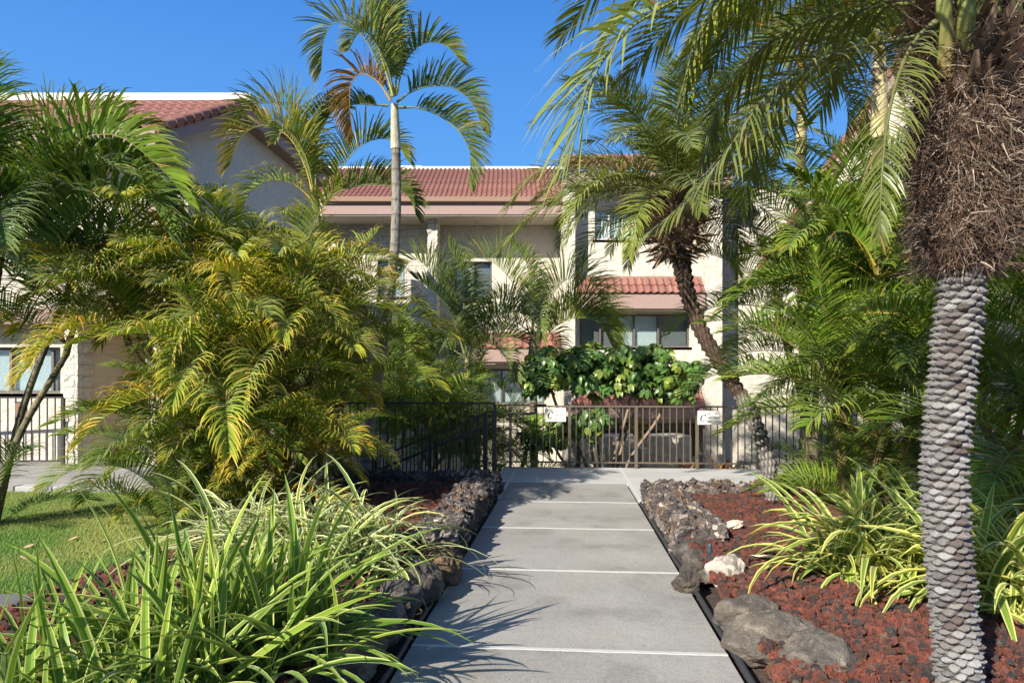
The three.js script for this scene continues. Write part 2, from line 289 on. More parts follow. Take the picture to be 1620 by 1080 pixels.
// red cinder gravel
function cinders(name, label, n, place, small) {
  const g = rockGeo(1, 5, 1, .55, 1.4), m = new THREE.InstancedMesh(g, new THREE.MeshStandardMaterial({ color: 0xffffff, roughness: .95, bumpMap: lavaMats[0].bumpMap, bumpScale: .3 }), n), mat = new THREE.Matrix4(), q = new THREE.Quaternion(), e = new THREE.Euler(), c = new THREE.Color();
  for (let i = 0; i < n; i++) {
    const [x, y, z] = place(), s = rr(.011, .024) * (rnd() < .15 ? 1.45 : 1) * small; e.set(rr(0, 6), rr(0, 6), rr(0, 6));
    mat.compose(V(x, y + s * .35, z), q.setFromEuler(e), V(s * rr(.8, 1.3), s * rr(.6, 1), s * rr(.8, 1.3))); m.setMatrixAt(i, mat);
    const k = rnd(), f = rr(.65, 1.4); m.setColorAt(i, k < .38 ? c.setRGB(.45 * f, .125 * f, .07 * f) : k < .7 ? c.setRGB(.36 * f, .13 * f, .088 * f) : k < .86 ? c.setRGB(.19 * f, .10 * f, .075 * f) : k < .985 ? c.setRGB(.13 * f, .11 * f, .10 * f) : c.setRGB(.34 * f, .28 * f, .22 * f));
  }
  m.name = name; scene.add(tag(m, label, 'gravel', null, 'stuff'));
}
cinders('gravel', 'red lava cinder gravel covering the right planting bed', 21000, () => { for (;;) { const D = 2.2 + 6.1 * Math.pow(rnd(), .9), x = rr(1.1, 6.2), a = x - D * .0805; if (a < .98 || x > D * .8 + .4) continue; if (D > 5.75 && a < 1.3) continue; return [x, .14 + .05 * noise(x * 1.2, D * 1.2, 1) + rr(0, .02), -D]; } }, 1);
cinders('gravel', 'red lava cinder gravel inside the left planting bed', 12000, () => { for (;;) { const x = rr(-3.9, -.2), D = rr(1.6, 9.1); if (!inside(bedPts, x, D) || (D > 5.3 && x - D * .0805 > -1.25) || (x < -1.6 && rnd() < .45 + .8 * noise(x * 1.6, D * 1.6, 2))) continue; return [x, .13 + rr(0, .03), -D]; } }, 1);
for (const [u, v, D, s, yaw, label] of [[1160, 828, 6.1, [.09, .03, .06], .4, 'pale flat stone lying on the red gravel'], [1225, 893, 4.95, [.14, .006, .018], -.5, 'dry pale leaf sheath lying on the red gravel']]) {
  const b = mesh(s[1] < .01 ? 'dry_leaf' : 'flat_stone', rockGeo(1, u, 4, .4, 1.3, s), new THREE.MeshStandardMaterial({ color: lin(.52, .44, .34), roughness: .95 })); b.position.copy(at(u, v, D).setY(.2)); b.rotation.set(jit(.15), yaw, .1); tag(b, label, s[1] < .01 ? 'dry leaf' : 'stone');
}
for (const [k, [u, D]] of [[90, 8], [120, 7.6], [115, 6.3], [45, 6.0], [40, 5.6], [165, 6.2]].entries()) {
  const p = at(u, 0, D), b = mesh('fallen_leaf', new THREE.SphereGeometry(1, 8, 5).scale(.05, .006, .03), new THREE.MeshStandardMaterial({ color: lin(.42, .29, .17), roughness: .9 })); b.position.set(p.x, .03, p.z); b.rotation.set(jit(.4), rr(0, 6), jit(.4));
  tag(b, 'small brown fallen leaf lying on the lawn', 'leaf', 'fallen leaves on the lawn');
}
// ---------------------------------------------------------------- buildings
function wallPanel(name, parent, mat, x0, x1, y0, y1, z, thick, holes = []) {          // a wall with window openings, as one solid
  const ys = [...new Set([y0, y1, ...holes.flatMap((h) => [h[2], h[3]])])].sort((a, b) => a - b), list = [];
  for (let j = 0; j + 1 < ys.length; j++) {
    const m = (ys[j] + ys[j + 1]) / 2, cut = holes.filter((h) => h[2] < m && h[3] > m).sort((a, b) => a[0] - b[0]); let x = x0;
    for (const h of [...cut, [x1, x1]]) { if (h[0] > x) list.push(box2(x, h[0], ys[j], ys[j + 1], z - thick, z)); x = h[1]; }
  }
  return mesh(name, metreUV(merge(list)), mat, parent);
}
const barrel = (t) => { t = t - Math.floor(t); return t < .62 ? Math.sin(t / .62 * Math.PI) : -.12 * Math.sin((t - .62) / .38 * Math.PI); };   // S-tile profile
// a slope of S-tiles: courses from the eave upwards, each course (or each tile of it) a mesh of its own
function tileRoof(parent, O, Rv, Uv, period, exposure, rise, single) {
  const R = Rv.clone().normalize(), U = Uv.clone().normalize(), N = R.clone().cross(U).normalize(), W = Rv.length(), L = Uv.length();
  const rows = Math.round(L / exposure), ex = L / rows, cols = Math.round(W / period), pe = W / cols, per = 8;
  for (let k = 0; k < rows; k++) for (let c = 0; c < (single ? cols : 1); c++) {
    const i0 = single ? c * per : 0, i1 = single ? c * per + per : cols * per, pos = [], idx = [];
    const put = (x, u, n) => { const q = O.clone().addScaledVector(R, x).addScaledVector(U, u).addScaledVector(N, n); pos.push(q.x, q.y, q.z); };
    const lift = single ? jit(.004) : 0;
    for (let i = i0; i <= i1; i++) {
      const x = i / per * pe, h = barrel(i / per + (single ? 0 : 0)) * rise + (single ? lift : .006 * noise(Math.floor(i / per) * 1.7, k * 2.3, 1));
      put(x, k * ex - .012, h + .0); put(x, k * ex - .012, h + .032); put(x, (k + 1) * ex + .01, h + .004);
    }
    const n = i1 - i0; for (let i = 0; i < n; i++) { const a = i * 3; for (const [p, q] of [[0, 1], [1, 2]]) idx.push(a + p, a + 3 + p, a + q, a + q, a + 3 + p, a + 3 + q); }
    const g = new THREE.BufferGeometry(); g.setAttribute('position', new THREE.Float32BufferAttribute(pos, 3)); g.setIndex(idx);
    const f = g.toNonIndexed(); f.computeVertexNormals(); mesh(single ? 'roof_tile' : 'tile_course', metreUV(f), pick(tileMats), parent);
  }
}
function windowPart(parent, x0, x1, y0, y1, z, cells, frameMat = M.frame) { // cells: [width share, 'blind' | 'grey' | 'curtain' | 'dark']
  const w = new THREE.Group(); w.name = 'window'; parent.add(w);
  const f = .045, bars = [box2(x0, x1, y0, y0 + f, z - .06, z), box2(x0, x1, y1 - f, y1, z - .06, z), box2(x0, x0 + f, y0 + f, y1 - f, z - .06, z), box2(x1 - f, x1, y0 + f, y1 - f, z - .06, z)];
  let x = x0; const W = x1 - x0;
  cells.forEach(([share, kind], i) => {
    const a = x + (i ? f / 2 : f), b = (x += share * W) - (i < cells.length - 1 ? f / 2 : f);
    if (i) bars.push(box2(a - f, a, y0 + f, y1 - f, z - .055, z - .002));
    mesh('pane', box2(a, b, y0 + f, y1 - f, z - .035, z - .03).deleteAttribute('uv'), M.glass, w);
    if (kind === 'blind' || kind === 'grey') {
      const sl = []; for (let y = y0 + f; y < y1 - f; y += .035) sl.push(box(b - a - .01, .032, .004).rotateX(.5).translate((a + b) / 2, y + .018, z - .1));
      mesh('blind', merge(sl), kind === 'blind' ? M.blind : M.greyBlind, w);
    } else if (kind === 'curtain') {
      const g = new THREE.PlaneGeometry(b - a, y1 - y0, 60, 1), p = g.attributes.position; for (let i = 0; i < p.count; i++) p.setZ(i, .03 * Math.sin(p.getX(i) * 42) + .015 * Math.sin(p.getX(i) * 71));
      g.computeVertexNormals(); mesh('curtain', g.translate((a + b) / 2, (y0 + y1) / 2, z - .13), M.curtain, w);
    }
  });
  mesh('frame', merge(bars), frameMat, w);
  mesh('room', merge([box2(x0 - .3, x1 + .3, y0 - .3, y1 + .3, z - .66, z - .64), box2(x0 - .3, x1 + .3, y0 - .32, y0 - .3, z - .64, z - .16), box2(x0 - .3, x1 + .3, y1 + .3, y1 + .32, z - .64, z - .16), box2(x0 - .32, x0 - .3, y0 - .3, y1 + .3, z - .64, z - .16), box2(x1 + .3, x1 + .32, y0 - .3, y1 + .3, z - .64, z - .16)]), M.room, w);
  mesh('sill', metreUV(box2(x0 - .05, x1 + .05, y0 - .07, y0 - .002, z - .02, z + .1)), M.cap, w);
  return w;
}
const X = (u, D) => (u - MIDDLE) / FOCAL * D, Y = (v, D) => EYE - (v - HORIZON) / FOCAL * D;
function roughPier(parent, x0, x1, y0, y1, z0, z1, name = 'pier') {           // split-face block pier with a chipped outline
  const w = x1 - x0, h = y1 - y0, d = z1 - z0, g = new THREE.BoxGeometry(w, h, d, Math.max(2, Math.round(w / .06)), Math.round(h / .06), Math.max(2, Math.round(d / .06))), p = g.attributes.position;
  for (let i = 0; i < p.count; i++) { const a = p.getX(i), b = p.getY(i), c = p.getZ(i), j = Math.abs(((b + 50) / .2) % 1 - .5) > .42 ? -.016 : 0, k = 1.3 * noise((a + x0) * 13, b * 13, (c + z0) * 13); p.setXYZ(i, a + Math.sign(a) * (Math.abs(a) > w * .49 ? .028 * k + j : 0), b, c + Math.sign(c) * (Math.abs(c) > d * .49 ? .03 * k + j : 0)); }
  g.computeVertexNormals(); return mesh(name, metreUV(g.translate((x0 + x1) / 2, (y0 + y1) / 2, (z0 + z1) / 2)), M.block, parent);
}
{ // --- the main block behind the bottom of the garden
  const b = thing('apartment_building', 'cream stucco apartment block with red tiled roof behind the fence', 'building');
  const DL = 18.2, DE = 17.2, zL = -DL, DR = 17, zR = -DR;
  // left portion
  const lx0 = X(430, DL), lx1 = X(906, DL), eaveY = Y(322, DE), fasciaLow = Y(339, DE);
  const wA = [X(597, DL), X(640, DL), Y(470, DL), Y(410, DL)], wB = [X(718, DL), X(778, DL), Y(475, DL), Y(412, DL)], wC = [X(758, DL), X(862, DL), Y(639, DL), Y(583, DL)], wD = [X(560, DL), X(690, DL), Y(639, DL), Y(583, DL)];
  wallPanel('wall', b, M.block, lx0, X(687, DL), -1.6, fasciaLow + .1, zL, .25, [wA, wD]);
  wallPanel('wall', b, M.stucco, X(687, DL), lx1, -1.6, fasciaLow + .1, zL - .12, .25, [wB, wC]);
  windowPart(b, ...wA, zL - .1, [[.5, 'grey'], [.5, 'blind']]); windowPart(b, ...wB, zL - .22, [[.5, 'blind'], [.5, 'grey']]); windowPart(b, ...wC, zL - .22, [[.34, 'blind'], [.33, 'blind'], [.33, 'blind']]); windowPart(b, ...wD, zL - .1, [[.5, 'blind'], [.5, 'blind']]);
  roughPier(b, X(676, DL - .6), X(692, DL - .6), -1.6, fasciaLow + .05, zL + .01, zL + .62);
  mesh('soffit', metreUV(box2(X(480, DE), X(905, DE), fasciaLow - .03, fasciaLow + .02, zL - .05, -DE - .02)), M.stucco, b);
  mesh('fascia', metreUV(box2(X(508, DE), X(912, DE), fasciaLow, eaveY, -DE - .05, -DE + .01)), M.mauve, b);
  mesh('gutter', metreUV(new THREE.ExtrudeGeometry(new THREE.Shape([[0, 0], [.11, .03], [.13, .14], [.1, .14], [.0, .12]].map((p) => new THREE.Vector2(...p))), { depth: X(912, DE) - X(508, DE), bevelEnabled: false }).rotateY(-Math.PI / 2).rotateY(Math.PI).rotateY(Math.PI).scale(1, 1, 1).translate(X(912, DE), eaveY + .002, -DE + .012)), M.gutter, b);
  const O = V(X(470, DE), eaveY + .14, -DE + .06), up = V(0, .5, -.866).multiplyScalar(3.15);
  tileRoof(b, O, V(X(893, DE) - O.x, 0, 0), up, .128, .27, .034, false);
  const rz = O.z + up.z, ry = O.y + up.y;
  mesh('roof_deck', metreUV(box2(X(440, DE), X(893, DE), -.1, .0, -3.1, 0).applyMatrix4(new THREE.Matrix4().makeRotationX(30 * RAD)).translate(0, O.y - .03, O.z - .02)), M.gutter, b);
  mesh('ridge_cap', metreUV(box2(X(380, DL), X(905, DL) + .35, ry - .03, ry + .07, rz - .5, rz + .03)), M.cap, b);
  mesh('roof_vent', metreUV(box2(X(632, 19.8), X(665, 19.8), ry + .08, ry + .16, rz - .4, rz - .2)), M.cap, b);
  // tiled hood over the lower left windows
  const hood = (u0, u1, vTop, vBot, vFascia, D, tiles) => {
    const h = new THREE.Group(); h.name = 'tiled_hood'; b.add(h);
    const x0 = X(u0, D), x1 = X(u1, D), yb = Y(vBot, D), yt = Y(vTop, D + .35), u = V(0, yt - yb, -.42);
    tileRoof(h, V(x0, yb, -D + .03), V(x1 - x0, 0, 0), u, tiles, u.length() / 2, .04, true);
    mesh('hood_fascia', metreUV(box2(x0, x1, Y(vFascia, D), yb - .004, -D - .04, -D + .01)), M.mauve, h);
    mesh('hood_soffit', metreUV(box2(x0 + .002, x1 - .002, Y(vFascia, D) - .03, Y(vFascia, D) + .02, -D - .75, -D - .042)), M.stucco, h);
    mesh('hood_flashing', box2(x0, x1, yt - .01, yt + .05, -D - .5, -D - .37), M.gutter, h);
    return h;
  };
  hood(748, 893, 528, 551, 572, 17.5, .2);
  hood(545, 700, 528, 551, 572, 17.5, .2);
  // right portion, nearer, half a storey lower
  const rx0 = X(908, DR), rx1 = X(1150, DR), topR = Y(302, DR);
  const w1 = [X(941, DR), X(1046, DR), Y(379, DR), Y(328, DR)], w2 = [X(917, DR), X(1092, DR), Y(549, DR), Y(496, DR)], w3 = [X(920, DR), X(1120, DR), Y(722, DR), Y(669, DR)];
  wallPanel('wall', b, M.stucco, rx0, X(1118, DR), -1.6, topR, zR, .25, [w1, w2, w3]);
  wallPanel('wall', b, M.stucco, X(1118, DR), X(1290, DR), -1.6, topR + .2, zR - .4, .25, []);
  mesh('pier', metreUV(box2(X(893, DR - .45), X(910, DR - .45), -1.6, topR + .15, zR - 1.2, zR + .45)), M.stucco, b);
  mesh('pier', metreUV(box2(X(1116, DR - .4), X(1143, DR - .4), -1.6, topR - .1, zR - .5, zR + .4)), M.stucco, b);
  mesh('string_course', metreUV(box2(rx0, X(1118, DR), Y(437, DR), Y(432, DR), zR, zR + .03)), M.stucco, b);
  windowPart(b, ...w1, zR - .1, [[.22, 'curtain'], [.4, 'curtain'], [.38, 'dark']], M.paleFrame);
  windowPart(b, ...w2, zR - .1, [[.19, 'grey'], [.16, 'grey'], [.15, 'blind'], [.22, 'blind'], [.28, 'grey']], M.frame);
  windowPart(b, ...w3, zR - .14, [[.3, 'dark'], [.35, 'dark'], [.35, 'dark']], M.frame);
  hood(911, 1116, 440, 464, 488, DR - .45, .17);
  hood(905, 1116, 620, 644, 660, DR - .55, .17);
  mesh('upper_fascia', metreUV(box2(X(893, DR - .6), X(1160, DR - .6), topR - .02, topR + .3, zR - .5, zR + .62)), M.mauve, b);
  tileRoof(b, V(X(893, DR - .6), topR + .32, zR + .64), V(X(1160, DR) - X(893, DR), 0, 0), V(0, .5, -.866).multiplyScalar(1.7), .17, .3, .036, false);
  mesh('terrace_ledge', metreUV(box2(X(925, 15.6), X(1095, 15.6), -1.6, Y(690, 15.6), -16.6, -15.6)), M.stucco, b);
  mesh('body', metreUV(merge([box2(lx0, lx1, -1.6, ry - .1, -26, rz - .52), box2(lx0, lx1, -1.6, fasciaLow, rz - .52, zL - .9), box2(rx0, X(1290, DR), -1.6, topR + .25, -26, zR - .9)])), M.stucco, b);
}
{ // --- left building: shaded gable wall, entry recess and front wall
  const b = thing('apartment_building', 'left stucco building with shaded gable wall and red tile edge', 'building');
  const nearP = at(245, 205, 11.6), farP = at(520, 275, 15.5), s = .455;
  const peak = V(mix(nearP.x, farP.x, s), 6.96, mix(nearP.z, farP.z, s)), along = V(farP.x - nearP.x, 0, farP.z - nearP.z), len = along.length(), dir = along.clone().normalize(), nrm = V(-dir.z, 0, dir.x);
  const rot = new THREE.Matrix4().makeBasis(dir, UP, nrm.clone()).setPosition(nearP.x, 0, nearP.z);
  // gable wall, set 0.35 m behind the rake
  const gw = new THREE.Shape([[.45, -1.6], [len, -1.6], [len, farP.y - .05], [len * s, peak.y - .06], [.45, nearP.y + .07]].map((p) => new THREE.Vector2(...p)));
  mesh('gable_wall', metreUV(new THREE.ExtrudeGeometry(gw, { depth: .25, bevelEnabled: false })).translate(0, 0, -.6).applyMatrix4(rot), M.stucco, b);
  const board = (p, q, h, z0, z1) => new THREE.ExtrudeGeometry(new THREE.Shape([[p[0], p[1] - h], [q[0], q[1] - h], [q[0], q[1]], [p[0], p[1]]].map((k) => new THREE.Vector2(...k))), { depth: z1 - z0, bevelEnabled: false }).translate(0, 0, z0);
  mesh('rake_board', metreUV(board([0, nearP.y], [len * s, peak.y], .3, -.08, .0)).applyMatrix4(rot), M.mauve, b);
  mesh('rake_board', metreUV(board([len * s, peak.y], [len, farP.y], .3, -.08, .0)).applyMatrix4(rot), M.mauve, b);
  mesh('rake_soffit', metreUV(board([0, nearP.y - .22], [len * s, peak.y - .22], .05, -.34, -.08)).applyMatrix4(rot), M.mauve, b);
  mesh('rake_soffit', metreUV(board([len * s, peak.y - .22], [len, farP.y - .22], .05, -.34, -.08)).applyMatrix4(rot), M.mauve, b);
  // near roof slope: level ridge and eave running left
  const e0 = nearP.clone(), left = V(-7, 0, 0), U = peak.clone().sub(e0);
  { // sheared slope: courses parallel to the eave
    const rows = 7, per = 6, pe = .2, cols = 34;
    for (let k = 0; k < rows; k++) {
      const pos = [], idx = [];
      for (let i = 0; i <= cols * per; i++) { const h = .045 * barrel(i / per) + .01; for (const [t, n] of [[k / rows, h], [k / rows, h + .03], [(k + 1.05) / rows, h]]) { const q = e0.clone().addScaledVector(U, t).add(V(-i / per * pe, n + .02, 0)); pos.push(q.x, q.y, q.z); } }
      for (let i = 0; i < cols * per; i++) { const a = i * 3; for (const [p, q] of [[0, 1], [1, 2]]) idx.push(a + p, a + q, a + 3 + p, a + q, a + 3 + q, a + 3 + p); }
      const g = new THREE.BufferGeometry(); g.setAttribute('position', new THREE.Float32BufferAttribute(pos, 3)); g.setIndex(idx); const f = g.toNonIndexed(); f.computeVertexNormals();
      mesh('tile_course', metreUV(f), pick(tileMats), b);
    }
  }
  { const g = new THREE.BufferGeometry(), q = [e0, e0.clone().add(left), peak.clone().add(left), peak].map((p) => p.clone().add(V(0, -.03, 0))); g.setAttribute('position', new THREE.Float32BufferAttribute([q[0], q[2], q[1], q[0], q[3], q[2]].flatMap((p) => [p.x, p.y, p.z]), 3)); g.computeVertexNormals(); mesh('roof_deck', metreUV(g), M.mauve, b); }
  const rake = new THREE.CylinderGeometry(.075, .1, .3, 12);
  for (const [p, q, n] of [[V(nearP.x, nearP.y, nearP.z), peak, 11], [peak, V(farP.x, farP.y, farP.z), 14]]) for (let k = 0; k < n; k++) {
    const d = q.clone().sub(p).normalize(), m = mesh('rake_tile', rake, pick(tileMats), b); m.position.copy(p.clone().lerp(q, (k + .5) / n)).y += .03;
    m.quaternion.setFromUnitVectors(UP, d); m.scale.y = q.distanceTo(p) / n / .27;
  }
  mesh('ridge_cap', metreUV(box2(peak.x - 7, peak.x + .1, peak.y + .03, peak.y + .17, peak.z - .35, peak.z + .08)), M.cap, b);
  mesh('eave_fascia', metreUV(box2(nearP.x - 7, nearP.x - .01, nearP.y - .32, nearP.y, nearP.z - .06, nearP.z)), M.mauve, b);
  mesh('eave_soffit', metreUV(box2(nearP.x - 7, nearP.x + .1, nearP.y - .36, nearP.y - .3, nearP.z - .7, nearP.z - .06)), M.stucco, b);
  const D = 12.25, z = -D, win = [X(-95, D), X(95, D), Y(622, D), Y(549, D)], nx = nearP.x;
  wallPanel('wall', b, M.stucco, X(-330, D), X(104, D), -.05, 2.55, z, .25, [win]);
  windowPart(b, ...win, z - .1, [[.25, 'grey'], [.3, 'blind'], [.35, 'blind'], [.1, 'grey']], M.frame);
  wallPanel('upper_wall', b, M.stucco, X(-330, D), nx + .25, 2.75, nearP.y - .3, z, .25, []);
  mesh('floor_band', metreUV(box2(X(-330, D), nx + 1.2, 2.5, 2.76, -13.6, z + .42)), M.mauve, b);
  roughPier(b, X(103, 11.9), X(125, 11.9), -.05, 2.5, -12.3, -11.85);
  roughPier(b, X(237, 11.6), X(263, 11.6), -.05, 2.5, -11.95, -11.5);
  { const p = V(X(122, 12.3), 0, -12.3), q = V(X(262, 13.6), 0, -13.6), w = new THREE.Shape([[0, -.05], [p.distanceTo(q), -.05], [p.distanceTo(q), 2.5], [0, 2.5]].map((k) => new THREE.Vector2(...k))), d = q.clone().sub(p).normalize();
    mesh('entry_wall', metreUV(new THREE.ExtrudeGeometry(w, { depth: .2, bevelEnabled: false })).applyMatrix4(new THREE.Matrix4().makeBasis(d, UP, d.clone().cross(UP)).setPosition(p)), M.tan, b); }
  for (let k = 0; k < 4; k++) mesh('step', metreUV(rbox(2.2, .17, .34, .015).translate(X(248, 12.6) + .25 * k + .5, .075 + k * .17, -12.55 - k * .22)), M.concrete, b);
  wallPanel('entry_back_wall', b, M.tan, X(250, 13.6), X(470, 13.6), -.05, 2.5, -13.6, .2, []);
  const hr = thing('handrail', 'black sloping handrail fixed to the tan entry wall', 'handrail');
  const h0 = at(160, 653, 12.35), h1 = at(172, 652, 12.4), h2 = at(242, 594, 13.05);
  mesh('rail', tube([h0, h1, h1.clone().lerp(h2, .1), h1.clone().lerp(h2, .5), h2], .026, 30, 8), M.blackAndShadedFence, hr);
  for (const t of [.12, .7]) mesh('bracket', bar(h1.clone().lerp(h2, t), h1.clone().lerp(h2, t).add(V(-.06, -.07, -.1)), .02), M.blackAndShadedFence, hr);
  const al = thing('fire_cabinet', 'small red box on the wall behind the left palms', 'cabinet', at(297, 615, 13.5));
  mesh('case', rbox(.16, .26, .1, .01), M.red, al); mesh('label_panel', box(.09, .06, .004, 0, .04, .053), M.cap, al);
}
{ // --- right wing: gable wall rising towards the near palm
  const b = thing('apartment_building', 'right cream wing with steep gable behind the palms', 'building');
  const farP = V(X(1215, 15.5), 4.29, -15.5), nearP = V(X(1700, 10), 5.4, -10), along = V(nearP.x - farP.x, 0, nearP.z - farP.z), len = along.length(), dir = along.clone().normalize();
  const rot = new THREE.Matrix4().makeBasis(dir, UP, dir.clone().cross(UP)).setPosition(farP.x, 0, farP.z), S = (s) => s * len;
  const outline = [[0, -1.6], [len, -1.6], [len, nearP.y], [S(.6), 7.7], [0, farP.y]];
  mesh('gable_wall', metreUV(new THREE.ExtrudeGeometry(new THREE.Shape(outline.map((p) => new THREE.Vector2(...p))), { depth: .25, bevelEnabled: false })).translate(0, 0, -.5).applyMatrix4(rot), M.stucco, b);
  for (const [p, q] of [[[-.3, farP.y - .15], [S(.6), 7.85]], [[S(.6), 7.85], [len, nearP.y + .1]]]) {
    mesh('rake_board', metreUV(new THREE.ExtrudeGeometry(new THREE.Shape([[p[0], p[1] - .28], [q[0], q[1] - .28], q, p].map((k) => new THREE.Vector2(...k))), { depth: .12, bevelEnabled: false })).translate(0, 0, -.2).applyMatrix4(rot), M.mauve, b);
    const a = V(p[0], p[1] + .03, -.1).applyMatrix4(rot), c = V(q[0], q[1] + .03, -.1).applyMatrix4(rot), n = Math.round(a.distanceTo(c) / .3), g = new THREE.CylinderGeometry(.085, .1, .32, 10, 1, false, 0, Math.PI * 2);
    for (let k = 0; k < n; k++) { const m = mesh('rake_tile', g, pick(tileMats), b), d = c.clone().sub(a).normalize(); m.position.copy(a.clone().lerp(c, (k + .5) / n)); m.quaternion.setFromUnitVectors(UP, d); }
    mesh('roof_slope', metreUV(new THREE.ExtrudeGeometry(new THREE.Shape([[p[0], p[1] - .1], [q[0], q[1] - .1], q, p].map((k) => new THREE.Vector2(...k))), { depth: 5, bevelEnabled: false })).translate(0, 0, -5.2).applyMatrix4(rot), tileMats[0], b);
  }
  mesh('low_wall', metreUV(box2(X(1170, 13), X(1500, 13), -1.6, .95, -13.4, -13.1)), M.stucco, b);
}
{ // red cloth hanging on the right wing
  const g = new THREE.BoxGeometry(.34, .36, .02, 16, 1, 1), p = g.attributes.position; for (let i = 0; i < p.count; i++) p.setZ(i, p.getZ(i) + .03 * Math.sin(p.getX(i) * 40));
  g.computeVertexNormals(); const m = mesh('red_towel', g, M.red); m.position.copy(at(1466, 470, 10.6)); m.rotation.y = -.9; tag(m, 'folded red cloth glimpsed between leaves beside the near trunk', 'cloth');
  const rail = thing('balcony_rail', 'thin rail carrying the red cloth behind the right palms', 'rail');
  mesh('rail', bar(at(1380, 458, 11.2), at(1560, 456, 9.9), .03), M.fence, rail); for (const t of [.1, .5, .9]) mesh('post', bar(at(1380, 458, 11.2).lerp(at(1560, 456, 9.9), t), at(1380, 458, 11.2).lerp(at(1560, 456, 9.9), t).setY(-1.6), .04), M.fence, rail);
}

// ---------------------------------------------------------------- fences, stairs, signs
function railing(name, label, p, q, { low = .1, high = 1.07, posts, bars = .114, mat = M.fence, group, postTop = .0 }) {
  const t = thing(name, label, 'railing', V(0, 0, 0), 0, group), L = Math.hypot(q.x - p.x, q.z - p.z), f = (s, y) => p.clone().lerp(q, s).add(V(0, y, 0));
  mesh('top_rail', bar(f(0, high), f(1, high), .045, .028), mat, t); mesh('bottom_rail', bar(f(0, low), f(1, low), .03, .025), mat, t);
  const n = Math.round(L / bars), ps = posts.map((s) => Math.round(s * n));
  for (let k = 0; k <= n; k++) { const isPost = ps.includes(k), w = isPost ? .05 : .017; mesh(isPost ? 'post' : 'baluster', bar(f(k / n, isPost ? 0 : low + .012), f(k / n, isPost ? high - .014 + postTop : high - .014), w), mat, t); }
  return t;
}
{
  const p = P(-1.1, 11.9), q = P(5.2, 11.9), L = 6.3, po = []; for (let a = .1; a < L; a += 1.07) po.push(a / L);
  railing('fence', 'bronze metal fence across the end of the footpath', p, q, { posts: po, group: 'bronze garden railings' });
  const sign = (u, v, D, rows, label) => {
    const c = document.createElement('canvas'); c.width = 512; c.height = 336; const x = c.getContext('2d');
    x.fillStyle = '#dedbd2'; x.fillRect(0, 0, 512, 336); x.strokeStyle = '#b9b4a8'; x.lineWidth = 6; x.strokeRect(5, 5, 502, 326);
    x.fillStyle = '#171513'; x.textBaseline = 'middle'; x.font = 'italic bold 225px serif'; x.fillText('C', 26, 176);
    x.font = 'italic bold 62px serif'; rows.forEach((r, i) => x.fillText(r, 226, 76 + i * 94));
    const tx = new THREE.CanvasTexture(c); tx.colorSpace = THREE.SRGBColorSpace;
    const s = thing('unit_sign', label, 'sign', at(u, v, D), -TH, 'unit signs on the fence');
    mesh('board', rbox(.362, .24, .012, .004), M.cap, s); mesh('lettering', new THREE.PlaneGeometry(.356, .234).translate(0, 0, .0085), new THREE.MeshStandardMaterial({ map: tx, roughness: .5 }), s);
  };
  sign(879, 656, 11.82, ['304 · 303', '204 · 203', '104 · 103'], 'white letter C unit sign on the fence nearest the stair railing');
  sign(1121, 660.5, 11.57, ['302 – 301', '202 – 201', '102 – 101'], 'white letter C unit sign on the fence beside the leaning palm trunk');
  railing('stair_guard', 'bronze metal railing with shade in its dark colour, above the left lava wall guarding the stairwell', P(-3.75, 9.83, .0), P(-1.04, 9.83, .0), { posts: [.35, 1], low: .17, high: 1.18, mat: M.blackAndShadedFence, group: 'bronze garden railings' });  // same bronze paint as the fence, coloured near-black to stand for shade
  // stairs going down to the left, with a sloping guard
  const st = thing('garden_stairs', 'concrete stairs going down to the left behind dark railing', 'stairs');
  for (let k = 0; k < 7; k++) { const p2 = P(-1.3 - k * .36, 10.9), m = mesh('step', metreUV(rbox(.37, .3, 1.7, .012)), M.concrete, st); m.position.set(p2.x, -.15 - k * .15 - .15, p2.z); m.rotation.y = -TH; }
  const sr = thing('stair_railing', 'sloping dark metal stair railing seen through the upright railing', 'railing');
  const A = (s, y) => P(-1.1 - s * 2.6, 10.08, y - s * 1.06);
  mesh('top_rail', bar(A(0, 1.06), A(1, 1.06), .045, .03), M.blackAndShadedFence, sr); mesh('handrail', bar(A(0, .87), A(1, .87), .05, .04), M.blackAndShadedFence, sr); mesh('bottom_rail', bar(A(0, .1), A(1, .1), .03), M.blackAndShadedFence, sr);
  for (let k = 0; k <= 22; k++) mesh(k % 7 === 1 ? 'post' : 'baluster', bar(A(k / 22, k % 7 === 1 ? -.1 : .1), A(k / 22, 1.05), k % 7 === 1 ? .055 : .018), M.blackAndShadedFence, sr);
  const hr = thing('handrail', 'short bronze handrail loop at the head of the stairs', 'handrail');
  mesh('rail', tube([P(-1.1, 11.7, .93), P(-.85, 11.72, .95), P(-.6, 11.74, .95), P(-.52, 11.8, .97), P(-.55, 11.86, 1.0)], .02, 24, 8), M.fence, hr);
  mesh('bracket', bar(P(-1.0, 11.7, .93), P(-1.0, 11.88, .9), .02), M.fence, hr);
  // left building railing
  railing('fence', 'black metal fence in front of the left building window', at(-230, 0, 11.35).setY(.06), at(99, 0, 11.55).setY(.06), { posts: [.3, .65, 1], high: 1.17, low: .1, bars: .128, mat: M.blackAndShadedFence, group: 'bronze garden railings' });
  const pl = thing('plaque', 'small brown plaque hung on the left black fence', 'plaque', at(33, 648, 11.4));
  mesh('board', rbox(.2, .24, .015, .004), M.timber, pl); mesh('cap_strip', box(.21, .02, .02, 0, .125, 0), M.blackAndShadedFence, pl);
}
